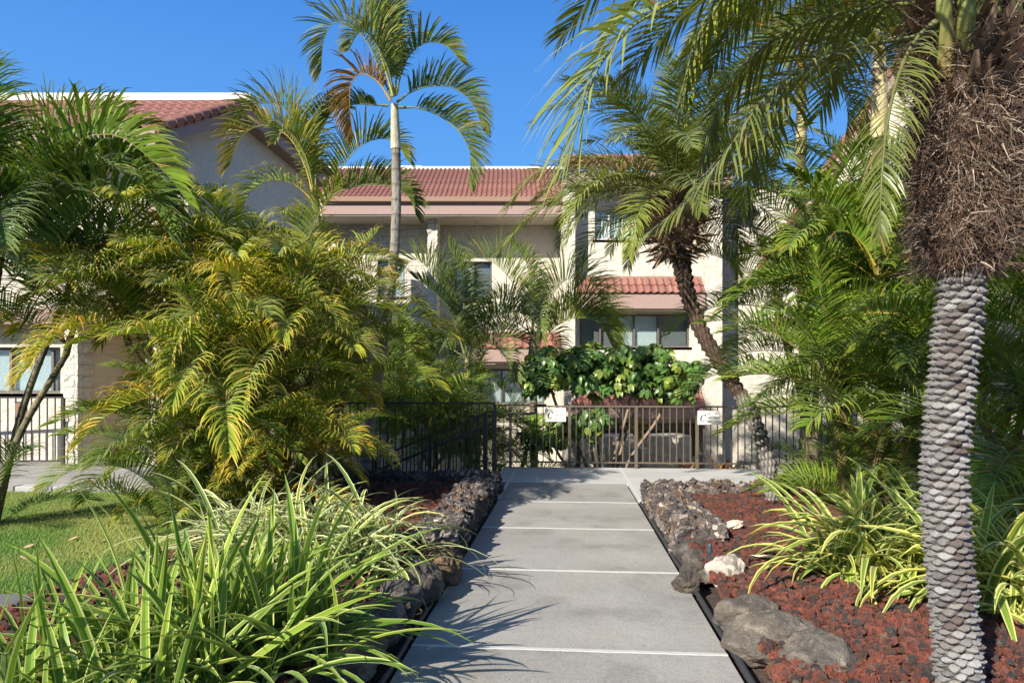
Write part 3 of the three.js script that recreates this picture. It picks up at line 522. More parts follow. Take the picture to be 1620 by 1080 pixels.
// ---------------------------------------------------------------- palms
// A frond: a tapering midrib along a curve in the vertical plane of the heading h, with two ranks of drooping leaflets.
function frondGeo(pts, o) {
  const curve = new THREE.CatmullRomCurve3(pts, false, 'centripetal'), N = 24, cp = curve.getSpacedPoints(N), L = curve.getLength();
  const far = cp.reduce((m, p) => (Math.hypot(p.x - cp[0].x, p.z - cp[0].z) > Math.hypot(m.x - cp[0].x, m.z - cp[0].z) ? p : m), cp[0]);
  const h = V(far.x - cp[0].x, 0, far.z - cp[0].z); if (h.length() < 1e-4) h.set(1, 0, 0); h.normalize();
  const S = h.clone().cross(UP), pos = [], col = [], idx = [];
  const push = (p, c) => { pos.push(p.x, p.y, p.z); col.push(c[0], c[1], c[2]); return pos.length / 3 - 1; };
  const frame = (t) => { const x = clamp(t) * N, i = Math.min(N - 1, Math.floor(x)), p = cp[i].clone().lerp(cp[i + 1], x - i), T = cp[i + 1].clone().sub(cp[i]).normalize(); const s = S.clone().addScaledVector(T, -S.dot(T)).normalize(); return [p, T, s, s.clone().cross(T).normalize()]; };
  // midrib, four-sided
  const R = o.rib ?? .012; let prev = null;
  for (let i = 0; i <= 16; i++) {
    const t = i / 16, [p, , s, u] = frame(t), r = R * (1 - .82 * t) * (t < .08 ? 1.7 : 1), c = mixc(o.ribCol, o.leaf, t * .6);
    const ring = [[1, 0], [0, .8], [-1, 0], [0, -.8]].map(([a, b]) => push(p.clone().addScaledVector(s, a * r).addScaledVector(u, b * r), c));
    if (prev) for (let k = 0; k < 4; k++) { const a = prev[k], b = prev[(k + 1) % 4], d = ring[k], e = ring[(k + 1) % 4]; idx.push(a, b, d, b, e, d); }
    prev = ring;
  }
  const n = o.n, t0 = o.bare ?? .2, st = [0, .28, .58, .82, 1], wd = [.5, 1, .9, .55, 0];
  for (let k = 0; k < n; k++) for (const side of [-1, 1]) {
    if (rnd() < (o.gap ?? .03)) continue;
    const s = clamp((k + .5 + jit(.3)) / n), t = mix(t0, 1, Math.pow(s, .92)), [p, T, sv, u] = frame(t);
    const ll = o.len * L * mix(.5, 1, Math.min(1, s / .25)) * mix(1, .38, clamp((s - .45) / .55)) * rr(.88, 1.1), a = (mix(o.ang ?? 68, 28, Math.pow(s, 1.6)) + jit(5)) * RAD, lift = ((o.lift ?? 35) + jit(o.liftJit ?? 12)) * RAD;
    const d0 = T.clone().multiplyScalar(Math.cos(a)).addScaledVector(sv, side * Math.cos(lift) * Math.sin(a)).addScaledVector(u, Math.sin(lift) * Math.sin(a)).normalize();
    const W = T.clone().addScaledVector(d0, -T.dot(d0)).normalize().applyAxisAngle(d0, jit(.35) + side * .25), dr = (o.droop ?? .6) * rr(.6, 1.4), q = p.clone(), w = o.wid * rr(.8, 1.15);
    const tipMix = clamp((o.tipMix ?? .25) * rr(.2, 1.8)), dry = rnd() < (o.dry ?? .02), f = rr(.82, 1.18), base = tint(dry ? o.dryCol ?? [.30, .2, .09] : o.leaf, f), tip = dry ? base : mixc(base, o.tip, tipMix);
    let va = -1, vb = -1;
    for (let j = 0; j < 5; j++) {
      if (j) { const ds = st[j] - st[j - 1], m = (st[j] + st[j - 1]) / 2, dd = d0.clone(); dd.y -= dr * 1.25 * Math.pow(m, 2); q.addScaledVector(dd.normalize(), ds * ll); }
      const c = mixc(base, tip, Math.pow(st[j], 1.5));
      if (j < 4) { const x = push(q.clone().addScaledVector(W, w * wd[j] / 2), c), y = push(q.clone().addScaledVector(W, -w * wd[j] / 2), c); if (j) idx.push(va, vb, x, vb, y, x); va = x; vb = y; }
      else idx.push(va, vb, push(q, c));
    }
  }
  const g = new THREE.BufferGeometry(); g.setAttribute('position', new THREE.Float32BufferAttribute(pos, 3)); g.setAttribute('color', new THREE.Float32BufferAttribute(col, 3)); g.setIndex(idx); g.computeVertexNormals(); return g;
}
const leafMat = (k, coat = .2, tr = .42) => new THREE.MeshPhysicalMaterial({ color: lin(...k), specularIntensity: .5, vertexColors: true, roughness: .85, transmission: tr, thickness: 0, clearcoat: coat, clearcoatRoughness: .34, side: THREE.DoubleSide });
const LM = { green: leafMat([1.08, 1.08, .9], .25), deep: leafMat([.72, .82, .85]), lime: leafMat([1.5, 1.42, .65]), gold: leafMat([2.0, 1.5, .6], .25), pale: leafMat([1.45, 1.4, 1.3], .5), rust: leafMat([1.9, 1.15, .5], .2) };
const species = {
  areca: { n: 62, len: .32, wid: .0165, lift: 42, liftJit: 9, droop: .95, ang: 74, rib: .011, ribCol: [.30, .24, .05], leaf: [.095, .175, .014], tip: [.34, .30, .025], tipMix: .3, bare: .17, dry: .02 },
  golden: { n: 50, len: .34, wid: .018, lift: 46, liftJit: 10, droop: 1.25, ang: 74, rib: .011, ribCol: [.34, .25, .05], leaf: [.115, .185, .012], tip: [.52, .40, .03], tipMix: .5, bare: .15, dry: .04, dryCol: [.42, .29, .11] },
  tall: { n: 72, len: .32, wid: .021, lift: 60, liftJit: 10, droop: .75, rib: .014, ribCol: [.30, .32, .14], leaf: [.092, .14, .02], tip: [.28, .25, .045], tipMix: .3, bare: .14, dry: .03 },
  date: { n: 78, len: .21, wid: .012, lift: 18, liftJit: 22, droop: .55, rib: .011, ribCol: [.19, .2, .05], leaf: [.115, .155, .02], tip: [.28, .26, .05], tipMix: .3, bare: .14, gap: .05, dry: .02 },
};
function archPts(L, e0, bend, n = 9) { const pts = [V(0, 0, 0)]; let x = 0, y = 0; for (let i = 1; i <= n; i++) { const s = (i - .5) / n, a = (e0 - bend * Math.pow(s, 1.35)) * RAD; x += Math.cos(a) * L / n; y += Math.sin(a) * L / n; pts.push(V(x, y, 0)); } return pts; }
const variants = {};
for (const [k, o] of Object.entries(species)) {
  variants[k] = [];
  const base = { areca: 1.8, golden: 1.6, tall: 2, date: 1.5 }[k], bends = { areca: 66, golden: 80, tall: 105, date: 85 }[k];
  for (const e0 of [84, 70, 55, 38, 20, 2, -18]) for (let j = 0; j < 2; j++) variants[k].push({ e0, L: base, geo: frondGeo(archPts(base, e0, (e0 > 75 ? .55 : e0 < 0 ? .7 : 1) * bends * rr(.85, 1.15)), o) });
}
function crown(parent, pos, kind, n, { len = 1.8, hi = 82, lo = 5, mats = [LM.green], az0 = rr(0, 6), skip } = {}) {
  for (let i = 0; i < n; i++) {
    const az = az0 + i * 2.39996 + jit(.25), e = mix(hi, lo, Math.pow((i + .5) / n, .85)) + jit(7);
    if (skip && skip(((az % 6.2832) + 6.2832) % 6.2832, e)) continue;
    const list = variants[kind].slice().sort((a, b) => Math.abs(a.e0 - e) - Math.abs(b.e0 - e)).slice(0, 2), v = pick(list), m = mesh('frond', v.geo, pick(mats), parent), s = len / v.L * rr(.86, 1.12);
    m.position.copy(pos); m.rotation.set(jit(.18), az, (e - v.e0) * RAD * .8 + jit(.05), 'YXZ'); m.scale.setScalar(s);
  }
}
function trunkGeo(pts, r0, r1, { seg = 60, rad = 14, disp = () => 0, color } = {}) {
  const curve = new THREE.CatmullRomCurve3(pts), g = new THREE.TubeGeometry(curve, seg, 1, rad), p = g.attributes.position, col = new Float32Array(p.count * 3), v = V(), c = V();
  for (let i = 0; i <= seg; i++) { curve.getPointAt(i / seg, c); for (let j = 0; j <= rad; j++) { const k = i * (rad + 1) + j, t = i / seg, th = j / rad * 2 * Math.PI, r = mix(r0, r1, t) + disp(t, th); v.fromBufferAttribute(p, k).sub(c).multiplyScalar(r).add(c); p.setXYZ(k, v.x, v.y, v.z); const cc = color(t, th); col.set(cc, k * 3); } }
  g.setAttribute('color', new THREE.BufferAttribute(col, 3)); g.computeVertexNormals(); const uv = g.attributes.uv, L = curve.getLength(); for (let i = 0; i < uv.count; i++) uv.setXY(i, uv.getX(i) * L * 1.2, uv.getY(i)); return g;
}
const trunkMat = new THREE.MeshStandardMaterial({ vertexColors: true, map: T.bark, bumpMap: T.lavaBump, bumpScale: .008, roughness: .9 });
const ringed = (n, a, b, seedv) => ({ seg: 90, disp: (t) => { const f = (t * n) % 1; return f < .16 ? .004 : 0; }, color: (t, th) => { const f = (t * n) % 1, k = .5 + .5 * noise(t * 30, th * 1.5, seedv); return mixc(a, b, clamp(k + (f < .14 ? -.7 : 0))); } });
const toLocal = (o, p) => p.clone().sub(o);
// A clump of slender ringed stems, each with its own crown, and low fronds from the base
function arecaClump(name, label, base, kind, stems, { low = 8, lowLen = 1.3, mats, len = 1.7, n = 7, group, stemCol = [[.16, .13, .06], [.42, .38, .24]] }) {
  const t = thing(name, label, 'palm', base, 0, group);
  for (const [tx, ty, tz, bx = jit(.25), bz = jit(.2), fn = n, fl = len] of stems) {
    const foot = V(bx, -.1, bz), top = V(tx, ty, tz), mid = foot.clone().lerp(top, .5).add(V((bx - tx) * .12, .05, 0)), r = rr(.028, .038);
    mesh('stem', trunkGeo([foot, mid, top], r * 1.25, r, ringed(Math.max(5, Math.round(ty * 9)), ...stemCol, tx * 9)), trunkMat, t);
    mesh('crownshaft', trunkGeo([top, top.clone().lerp(mid, -.12).add(V(0, .1, 0)), top.clone().lerp(mid, -.3).add(V(0, .2, 0))], r * 1.25, r * .6, { seg: 12, rad: 10, color: (s, th) => mixc([.24, .27, .08], [.40, .34, .10], .5 + .5 * noise(s * 4, th, tx)) }), trunkMat, t);
    crown(t, top.clone().add(V(0, .12, 0)), kind, fn, { len: fl, hi: 84, lo: 14, mats });
  }
  for (let i = 0; i < low; i++) { const a = rr(0, 6.28), e = rr(25, 75), v = pick(variants[kind].filter((q) => Math.abs(q.e0 - e) < 18)), m = mesh('frond', v.geo, pick(mats), t), s = lowLen / v.L * rr(.7, 1.2); m.position.set(jit(.3), 0, jit(.25)); m.rotation.set(jit(.15), a, 0, 'YXZ'); m.scale.setScalar(s); }
  return t;
}
function hero(parent, base, pts, D, sp, mat, extra = {}) {           // a frond along given points of the place
  const p = pts.map(([u, v, d]) => at(u, v, d ?? D).sub(base)); mesh('frond', frondGeo(p, { ...species[sp], ...extra }), mat, parent);
}
const gy = (u, D, y = .12) => { const p = at(u, HORIZON, D); p.y = y; return p; };

// --- tall slender palm leaning over the left railing
{
  const b = gy(572, 9.35, .1), t = thing('tall_palm', 'tall slender palm with grey curved trunk standing above the dark railing', 'palm', b);
  const path = [[573, 752], [582, 690], [598, 590], [614, 480], [625, 380], [627, 300], [626, 235]].map(([u, v]) => at(u, v, 9.35).sub(b)); path[0].y = -.1;
  mesh('trunk', trunkGeo(path, .082, .06, { seg: 160, rad: 16, disp: (s, th) => { const f = (s * 46) % 1; return (f < .2 ? .004 : 0) + .01 * noise(s * 30, th, 3) + (s < .12 ? (.12 - s) * .35 : 0); }, color: (s, th) => { const f = (s * 46) % 1, k = .5 + .5 * noise(s * 40, th * 1.4, 8); return mixc(mixc([.17, .145, .12], [.40, .37, .33], clamp(.35 + .65 * k)), [.1, .085, .07], f < .16 ? .65 : 0); } }), trunkMat, t);
  mesh('crownshaft', trunkGeo([[626, 236], [625, 205], [624, 165]].map(([u, v]) => at(u, v, 9.35).sub(b)), .07, .05, { seg: 14, color: (s, th) => mixc([.50, .5, .36], [.62, .62, .5], .5 + .5 * noise(s * 5, th, 2)) }), trunkMat, t);
  const g = LM.green, k = { tipMix: .25 };
  hero(t, b, [[630, 170], [663, 171], [700, 186], [731, 214, 9.2], [744, 245, 9.2], [741, 287, 9.2]], 9.3, 'tall', g, k);
  hero(t, b, [[627, 162], [651, 145], [682, 136], [718, 139], [748, 165], [764, 205]], 9.45, 'tall', g, k);
  hero(t, b, [[627, 150], [636, 113], [651, 83], [676, 67], [706, 72], [730, 98]], 9.6, 'tall', LM.lime, k);
  hero(t, b, [[618, 159], [596, 128], [569, 116], [556, 131], [553, 165], [558, 215]], 9.2, 'tall', LM.rust, { leaf: [.11, .10, .03], droop: 1.1 });
  hero(t, b, [[620, 153], [602, 116], [581, 67], [550, 37], [526, 36], [512, 64], [508, 110]], 9.3, 'tall', g, { tipMix: .6 });
  hero(t, b, [[622, 150], [614, 92], [606, 31], [600, -25], [580, -60]], 9.4, 'tall', LM.green, k);
  hero(t, b, [[614, 167], [590, 166], [560, 165], [526, 177], [509, 205]], 9.8, 'tall', LM.deep, k);
  hero(t, b, [[624, 152], [630, 90], [640, 20], [652, -40], [680, -75]], 9.5, 'tall', LM.green, k);
  hero(t, b, [[622, 152], [600, 80], [580, 10], [555, -30], [525, -20]], 9.1, 'tall', LM.lime, k);
  hero(t, b, [[624, 152], [612, 100, 8.9], [590, 60, 8.6], [570, 50, 8.3], [550, 80, 8.1]], 9.2, 'tall', g, { tipMix: .7 });
}
// --- middle-left palm in front of the left gable
{
  const b = gy(545, 10.2, -1.6), t = thing('feather_palm', 'slender palm with gold tipped fronds in front of the shaded gable', 'palm', b), k = { tipMix: .5 }, D = 9.7;
  const path = [[548, 900], [530, 650], [512, 460], [500, 330]].map(([u, v]) => at(u, v, 10).sub(b)); path[0].y = -.1;
  mesh('stem', trunkGeo(path, .07, .05, ringed(40, [.16, .14, .07], [.42, .4, .26], 4)), trunkMat, t);
  mesh('crownshaft', trunkGeo([[500, 332], [498, 318], [497, 300]].map(([u, v]) => at(u, v, 10).sub(b)), .055, .04, { seg: 10, color: () => [.30, .3, .1] }), trunkMat, t);
  hero(t, b, [[508, 312], [535, 272], [572, 229], [608, 219], [630, 230], [643, 252]], D, 'tall', LM.lime, k);
  hero(t, b, [[508, 318], [550, 298], [602, 292], [633, 301], [651, 318], [658, 340]], D, 'tall', LM.green, { tipMix: .4, lift: 75 });
  hero(t, b, [[496, 312], [482, 262], [455, 215], [415, 198], [382, 215], [362, 262]], D, 'tall', LM.gold, { tipMix: .6, leaf: [.07, .1, .02] });
  hero(t, b, [[497, 310], [488, 245], [470, 195], [438, 165], [400, 168], [372, 200]], 9.9, 'tall', LM.green, k);
  hero(t, b, [[499, 310], [500, 250], [508, 200], [528, 168], [548, 172]], 10, 'tall', LM.green, k);
  hero(t, b, [[494, 316], [462, 290], [425, 285], [395, 305], [378, 340]], 9.5, 'golden', LM.lime, k);
  hero(t, b, [[498, 312], [485, 250, 9.4], [466, 215, 9], [452, 205, 8.7], [436, 225, 8.4]], 9.8, 'tall', LM.lime, k);
}
// --- left areca clumps
const G = 'clumping palms around the garden';
{
  const L = [LM.green, LM.lime, LM.lime, LM.gold, LM.lime];
  arecaClump('areca_palm', 'broad golden green clump palm beside the lawn, spilling onto the grass', gy(335, 7.5), 'golden', [[-.85, 2.0, .1, .1, 0], [-.6, 2.25, .3, .1], [-.2, 1.95, .5], [.2, 2.2, .1], [.55, 1.85, .45], [.85, 2.15, -.1], [-.3, 1.6, .7, .2], [.3, 1.35, .85], [-.7, 1.75, .4, .1], [0, 2.45, -.4], [1.0, 1.5, .55], [.6, 1.05, .9]], { low: 4, lowLen: 1.0, mats: L, len: 1.35, n: 10, group: G });
  arecaClump('areca_palm', 'clump palm with golden drooping fronds between the lawn clump and dark railing', gy(480, 8.4), 'golden', [[-.5, 2.05, .1], [0, 1.4, .5, 0, .1], [.5, 1.7, .4], [.25, 2.3, -.2], [.62, 1.1, .6], [-.1, .95, .7], [-.6, 1.35, .5]], { low: 12, lowLen: 1.1, mats: [LM.lime, LM.gold, LM.green, LM.lime], len: 1.4, n: 10, group: G });
  arecaClump('areca_palm', 'low yellow green fronds tuft at the foot of the golden palms', gy(400, 7.0), 'golden', [[.05, .45, .1, 0, 0, 12, 1.05], [.45, .6, 0, .3, 0, 11, 1.05], [-.45, .6, .1, -.3, 0, 11, 1.1], [.8, .5, .2, .5, 0, 9, .9]], { low: 16, lowLen: 1.0, mats: [LM.lime, LM.lime, LM.gold, LM.green], group: G });
  arecaClump('areca_palm', 'bright green low fronds overhanging the lawn edge', gy(285, 6.9, .05), 'areca', [[-.15, .4, 0, 0, 0, 12, 1.2], [.2, .7, .1, 0, 0, 11, 1.2]], { low: 16, lowLen: 1.1, mats: [LM.green, LM.lime, LM.lime], group: G });
  const lp = arecaClump('areca_palm', 'dark green tall clump palm cut off by the left picture edge', gy(-40, 6.9, 0), 'areca', [[.85, 1.75, -.1, .1, 0, 6, 1.35], [.35, 2.9, .1, 0, 0], [-.25, 2.3, .3, -.1, 0], [-.1, 3.3, -.3, 0, -.1], [.75, 2.45, -.3, .1, -.1], [-.7, 3.0, 0, -.2, 0]], { low: 5, lowLen: 1.2, mats: [LM.green, LM.deep, LM.deep], len: 1.8, n: 11, group: G });
  const b = lp.position;
  hero(lp, b, [[20, 345], [55, 290], [100, 240], [140, 216], [185, 214], [232, 246], [272, 285], [298, 322]], 6.6, 'areca', LM.lime, { n: 52, len: .24, lift: 72, wid: .036 });
  hero(lp, b, [[-20, 480], [40, 420], [90, 330], [110, 270], [120, 220]], 6.7, 'areca', LM.deep, { lift: 60 });
  hero(lp, b, [[50, 470], [110, 370], [175, 310], [235, 318], [275, 385]], 6.6, 'areca', LM.green, { lift: 60, wid: .03 });
  hero(lp, b, [[40, 420], [95, 330], [150, 280], [205, 272], [250, 320]], 7.0, 'areca', LM.green, { lift: 66, wid: .03 });
  hero(lp, b, [[30, 520], [90, 430], [160, 385], [225, 400], [265, 460]], 6.8, 'areca', LM.deep, { lift: 60, wid: .03 });
  hero(lp, b, [[60, 340], [130, 280], [190, 262], [240, 290], [275, 330]], 7.3, 'areca', LM.deep, { lift: 60, wid: .036 });
}
// --- palms beyond the railing, on the lower ground
{
  const ym = (u, v0, D, name, label, heroes, n, r, mats, top) => {
    const b = gy(u, D, -1.6), t = thing(name, label, 'palm', b, 0, 'young palms beyond the railing'), c = at(u, v0, D).sub(b);
    mesh('trunk', trunkGeo([V(0, -.1, 0), c.clone().multiplyScalar(.5).add(V(.04, 0, 0)), c], r * 1.2, r, ringed(26, [.2, .17, .11], [.55, .5, .38], u)), trunkMat, t);
    mesh('crownshaft', trunkGeo([c, c.clone().add(V(.01, .2, 0)), c.clone().add(V(.02, .42, 0))], r * 1.2, r * .7, { seg: 10, color: (s, th) => mixc([.42, .30, .2], [.5, .46, .26], s) }), trunkMat, t);
    crown(t, c.clone().add(V(.01, .38, 0)), 'tall', n, { len: top, hi: 84, lo: 12, mats });
    for (const [pts, m] of heroes) hero(t, b, pts, D, 'tall', m, { tipMix: .25 });
  };
  ym(738, 600, 12.8, 'young_palm', 'young palm with pale ringed trunk behind the dark railing', [[[[735, 560], [715, 500], [690, 440], [655, 410], [630, 440]], LM.green], [[[738, 560], [735, 480], [725, 420], [710, 390]], LM.green]], 9, .06, [LM.green, LM.deep], 2.0);
  ym(842, 560, 13.4, 'young_palm', 'young palm rising behind the round-leaved bush', [[[[845, 535], [868, 475], [900, 440], [938, 448], [958, 505]], LM.pale], [[[848, 538], [885, 500], [930, 476], [962, 490], [978, 545]], LM.lime], [[[850, 540], [900, 505], [945, 508], [970, 550]], LM.lime], [[[838, 530], [815, 455], [780, 415], [740, 410], [715, 440]], LM.pale], [[[842, 530], [840, 460], [830, 410], [808, 385]], LM.green]], 7, .07, [LM.green, LM.pale], 2.1);
  arecaClump('areca_palm', 'green clump palm on low ground seen through the dark railing', gy(620, 12.4, -1.6), 'areca', [[-.3, 2.2, .1], [.3, 2.6, 0], [0, 1.8, .5], [.7, 2.1, .3], [-.9, 2.5, 0], [.9, 1.7, 0]], { low: 10, lowLen: 1.6, mats: [LM.lime, LM.green], len: 1.7, n: 8, group: G });
  arecaClump('areca_palm', 'light green clump palm behind the sloping stair railing', gy(705, 13.4, -1.6), 'areca', [[-.2, 2.0, .1], [.5, 2.2, 0], [.1, 1.5, .4], [-.7, 2.4, 0], [.6, 1.4, .3]], { low: 12, lowLen: 1.6, mats: [LM.lime, LM.lime, LM.green], len: 1.6, n: 8, group: G });
  arecaClump('areca_palm', 'small clump palm between the two young palms beyond the fence', gy(800, 14.2, -1.6), 'areca', [[-.2, 1.2, .1], [.4, 1.5, 0], [.1, .7, .4]], { low: 10, lowLen: 1.5, mats: [LM.green, LM.pale], len: 1.4, n: 7, group: G });
}
// --- right clumps
{
  const L = [LM.green, LM.lime, LM.green, LM.deep];
  arecaClump('areca_palm', 'dense dark green clump palm behind the leaning date palm trunk', gy(1325, 8.1), 'areca', [[-.3, 1.5, .1], [.1, 2.2, 0], [.4, 1.1, .5], [-.6, 2.1, -.2, -.2], [.3, 2.7, -.2], [-.1, .8, .2]], { low: 9, lowLen: 1.15, mats: L, len: 1.45, n: 10, group: G });
  const rp = arecaClump('areca_palm', 'bright green clump palm with yellow stalks left of the near trunk', gy(1375, 7.0), 'areca', [[.04, 2.25, .1, .1, 0, 9, 1.7], [-.55, 1.2, .3], [.45, 1.35, .3], [-.15, .7, .5], [.7, 2.0, -.2], [-.3, 2.7, -.4]], { low: 16, lowLen: 1.2, mats: [LM.lime, LM.green, LM.lime], len: 1.55, n: 10, group: G, stemCol: [[.2, .15, .05], [.46, .36, .12]] });
  hero(rp, rp.position, [[1382, 425], [1350, 370], [1320, 330], [1290, 295], [1250, 270]], 6.9, 'areca', LM.lime, { lift: 30, ribCol: [.5, .36, .05], n: 40, wid: .036 });
  hero(rp, rp.position, [[1392, 430], [1420, 380], [1445, 335], [1470, 280]], 6.8, 'areca', LM.green, { lift: 30, ribCol: [.5, .36, .05], n: 40, wid: .036 });
  hero(rp, rp.position, [[1385, 420], [1365, 385], [1335, 365], [1310, 372], [1300, 410]], 6.4, 'areca', LM.lime, { lift: 55, wid: .036 });
  arecaClump('areca_palm', 'yellow green clump palm behind the near trunk at the right edge', gy(1600, 6.0), 'areca', [[-.3, 1.1, 0], [.15, 1.7, .1], [.5, 2.2, -.2], [-.1, .6, .4], [.4, .9, .3]], { low: 14, lowLen: 1.2, mats: [LM.lime, LM.green, LM.lime], len: 1.5, n: 10, group: G });
  arecaClump('areca_palm', 'tall green clump palm deep behind the near trunk', gy(1480, 8.8), 'areca', [[-.5, 2.4, 0], [.2, 3.0, .1], [.8, 2.6, -.2], [-.1, 1.9, .4], [-1.0, 1.6, .2], [1.3, 2.2, 0]], { low: 10, lowLen: 1.4, mats: [LM.green, LM.deep, LM.green], len: 1.75, n: 10, group: G });
  // two tall crownshafts at the top right
  for (const [u, v1, v0, D, r, label, n] of [[1268, 95, 300, 10.6, .085, 'tall palm with yellow crownshaft above the date palm crown', 8], [1392, 70, 240, 9.4, .12, 'tall palm with peeling pale trunk left of the shaggy near palm', 7]]) {
    const b = gy(u + 10, D, -.1), t = thing('tall_palm', label, 'palm', b), q = (vv) => at(u, vv, D).sub(b);
    mesh('trunk', trunkGeo([V(0, -.1, 0), q(420), q(v0), q(v1 + 40)], r * .8, r * .75, ringed(60, [.14, .1, .06], [.34, .27, .2], u)), trunkMat, t);
    mesh('crownshaft', trunkGeo([q(v1 + 150), q(v1 + 60), q(v1)], r * 1.05, r * .6, { seg: 30, disp: (s, th) => .012 * noise(s * 6, th, 2), color: (s, th) => mixc([.52, .40, .20], [.60, .55, .34], .5 + .8 * noise(s * 6, th * 2, u)) }), trunkMat, t);
    crown(t, q(v1), 'tall', n + 6, { len: 2.0, hi: 76, lo: -8, mats: [LM.green, LM.lime, LM.gold] });
    hero(t, b, [[u, v1 + 10], [u + 50, v1 - 45], [u + 120, v1 - 50], [u + 170, v1 - 10]], D, 'tall', LM.rust, { ribCol: [.55, .25, .04], lift: 40 });
    hero(t, b, [[u, v1 + 10], [u - 40, v1 - 45], [u - 100, v1 - 60], [u - 160, v1 - 20]], D - .3, 'tall', LM.gold, { ribCol: [.5, .33, .06], lift: 40 });
  }
}
// --- strips for skirts, stubs and fibres
function stripGeo(L, w, bend, c0, c1, seg = 3, thick = 0) {
  const pos = [], col = [], idx = []; let x = 0, y = 0;
  for (let i = 0; i <= seg; i++) { const s = i / seg, a = bend * s; if (i) { x += Math.cos(a) * L / seg; y += Math.sin(a) * L / seg; } const ww = w * (1 - .75 * s) / 2, c = mixc(c0, c1, s); pos.push(x, y + thick * (1 - s), 0, x, y, ww, x, y, -ww); for (let k = 0; k < 3; k++) col.push(...c); if (i) { const a0 = (i - 1) * 3, b0 = i * 3; for (const [p, q] of [[0, 1], [1, 2], [2, 0]]) idx.push(a0 + p, a0 + q, b0 + p, a0 + q, b0 + q, b0 + p); } }
  const g = new THREE.BufferGeometry(); g.setAttribute('position', new THREE.Float32BufferAttribute(pos, 3)); g.setAttribute('color', new THREE.Float32BufferAttribute(col, 3)); g.setIndex(idx); const f = g.toNonIndexed(); f.computeVertexNormals(); return f;
}
const petioleMat = new THREE.MeshStandardMaterial({ vertexColors: true, roughness: .6 });
const dryMat = new THREE.MeshStandardMaterial({ vertexColors: true, roughness: .9, side: THREE.DoubleSide });
const basis = (dir, spin = 0) => { const d = dir.clone().normalize(), s = d.clone().cross(Math.abs(d.y) > .9 ? V(1, 0, 0) : UP).normalize(), u = s.clone().cross(d); return new THREE.Matrix4().makeBasis(d, u, s.clone()).multiply(new THREE.Matrix4().makeRotationX(spin)); };
function fibres(parent, name, n, place, cols, len, wid) {             // one shaggy mass of thin dry strips
  const list = []; for (let i = 0; i < n; i++) { const [p, d] = place(i), c = pick(cols), f = rr(.6, 1.3); list.push(stripGeo(rr(...len), rr(...wid), jit(1.3), tint(c, f), tint(c, f * 1.25), 3, .001).applyMatrix4(basis(d, rr(0, 6.3)).setPosition(p))); }
  const m = mesh(name, mergeGeometries(list), dryMat, parent); m.userData.kind = 'stuff'; return m;
}
const stubs = [0, 1, 2, 3].map((k) => stripGeo(1, .42, -.35 + k * .2, [[.15, .085, .05], [.20, .12, .07], [.11, .06, .035], [.26, .17, .10]][k], [[.26, .17, .1], [.32, .22, .13], [.19, .11, .06], [.42, .31, .2]][k], 3, .1));

// --- date palm leaning in the middle of the right side
{
  const b = gy(1224, 7.55, .12), t = thing('date_palm', 'leaning date palm with shaggy brown crown base over the bush', 'palm', b);
  const path = [[1226, 792], [1216, 735], [1203, 690], [1180, 640], [1140, 575], [1108, 520], [1090, 470], [1080, 425], [1073, 370]].map(([u, v], i) => at(u, v, 7.55 + i * .04).sub(b)); path[0].y = -.15;
  mesh('trunk', trunkGeo(path, .062, .07, { seg: 130, rad: 20, disp: (s, th) => { const r = s * 42, k = Math.floor(r) % 2, f = ((th / 6.283 * 10 + k * .5) % 1 + 1) % 1, g = r % 1; return .03 * Math.max(0, Math.sin(f * Math.PI)) * Math.max(0, Math.sin(g * Math.PI)) + (s > .8 ? (s - .8) * .2 : 0) + .012 * noise(s * 60, th * 2, 3); }, color: (s, th) => { const r = s * 42, k = Math.floor(r) % 2, f = ((th / 6.283 * 10 + k * .5) % 1 + 1) % 1, g = r % 1, e = Math.sin(f * Math.PI) * Math.sin(g * Math.PI), hi = s < .42 ? [.42, .40, .37] : [.15, .095, .06], lo = s < .42 ? [.09, .08, .075] : [.05, .03, .02]; return mixc(lo, hi, clamp(e * 1.4)); } }), trunkMat, t);
  const c = at(1071, 352, 7.9).sub(b);
  for (let i = 0; i < 190; i++) { const a = i * 2.4, h = rr(0, 1), y = mix(-.42, .32, h), r = .14 + .2 * Math.sin(Math.PI * clamp(h * .85 + .1)), d = V(Math.cos(a), mix(-.5, .9, h) + jit(.3), Math.sin(a)), m = mesh('leaf_stub', pick(stubs), dryMat, t); m.scale.setScalar(rr(.12, .24)); m.applyMatrix4(basis(d, jit(.5)).setPosition(c.clone().add(V(Math.cos(a) * r * .75, y, Math.sin(a) * r * .75)))); m.scale.setScalar(rr(.12, .24)); }
  fibres(t, 'fibre', 900, () => { const a = rr(0, 6.3), h = rnd(), r = .12 + .2 * Math.sin(Math.PI * clamp(h * .85 + .1)); return [c.clone().add(V(Math.cos(a) * r, mix(-.45, .32, h), Math.sin(a) * r)), V(Math.cos(a), rr(-.9, .7), Math.sin(a)).add(V(jit(.5), 0, jit(.5)))]; }, [[.14, .075, .04], [.22, .12, .06], [.09, .05, .03]], [.06, .16], [.004, .012]);
  mesh('fibre_core', rockGeo(1, 4, 6, .3, 2, [.24, .36, .24]).translate(c.x, c.y - .03, c.z), new THREE.MeshStandardMaterial({ color: lin(.14, .085, .05), roughness: 1 }), t);
  const top = c.clone().add(V(0, .3, 0));
  crown(t, top, 'date', 50, { len: 1.75, hi: 86, lo: 6, mats: [LM.green, LM.lime, LM.green, LM.deep] });
  for (const pts of [[[1050, 300], [980, 255], [900, 250], [840, 280], [800, 330]], [[1050, 310], [980, 290], [900, 305], [840, 340], [790, 395]], [[1055, 300], [1000, 220], [940, 170], [880, 165], [840, 195]]]) hero(t, b, pts, 7.6, 'date', LM.lime, { lift: 10 });
}
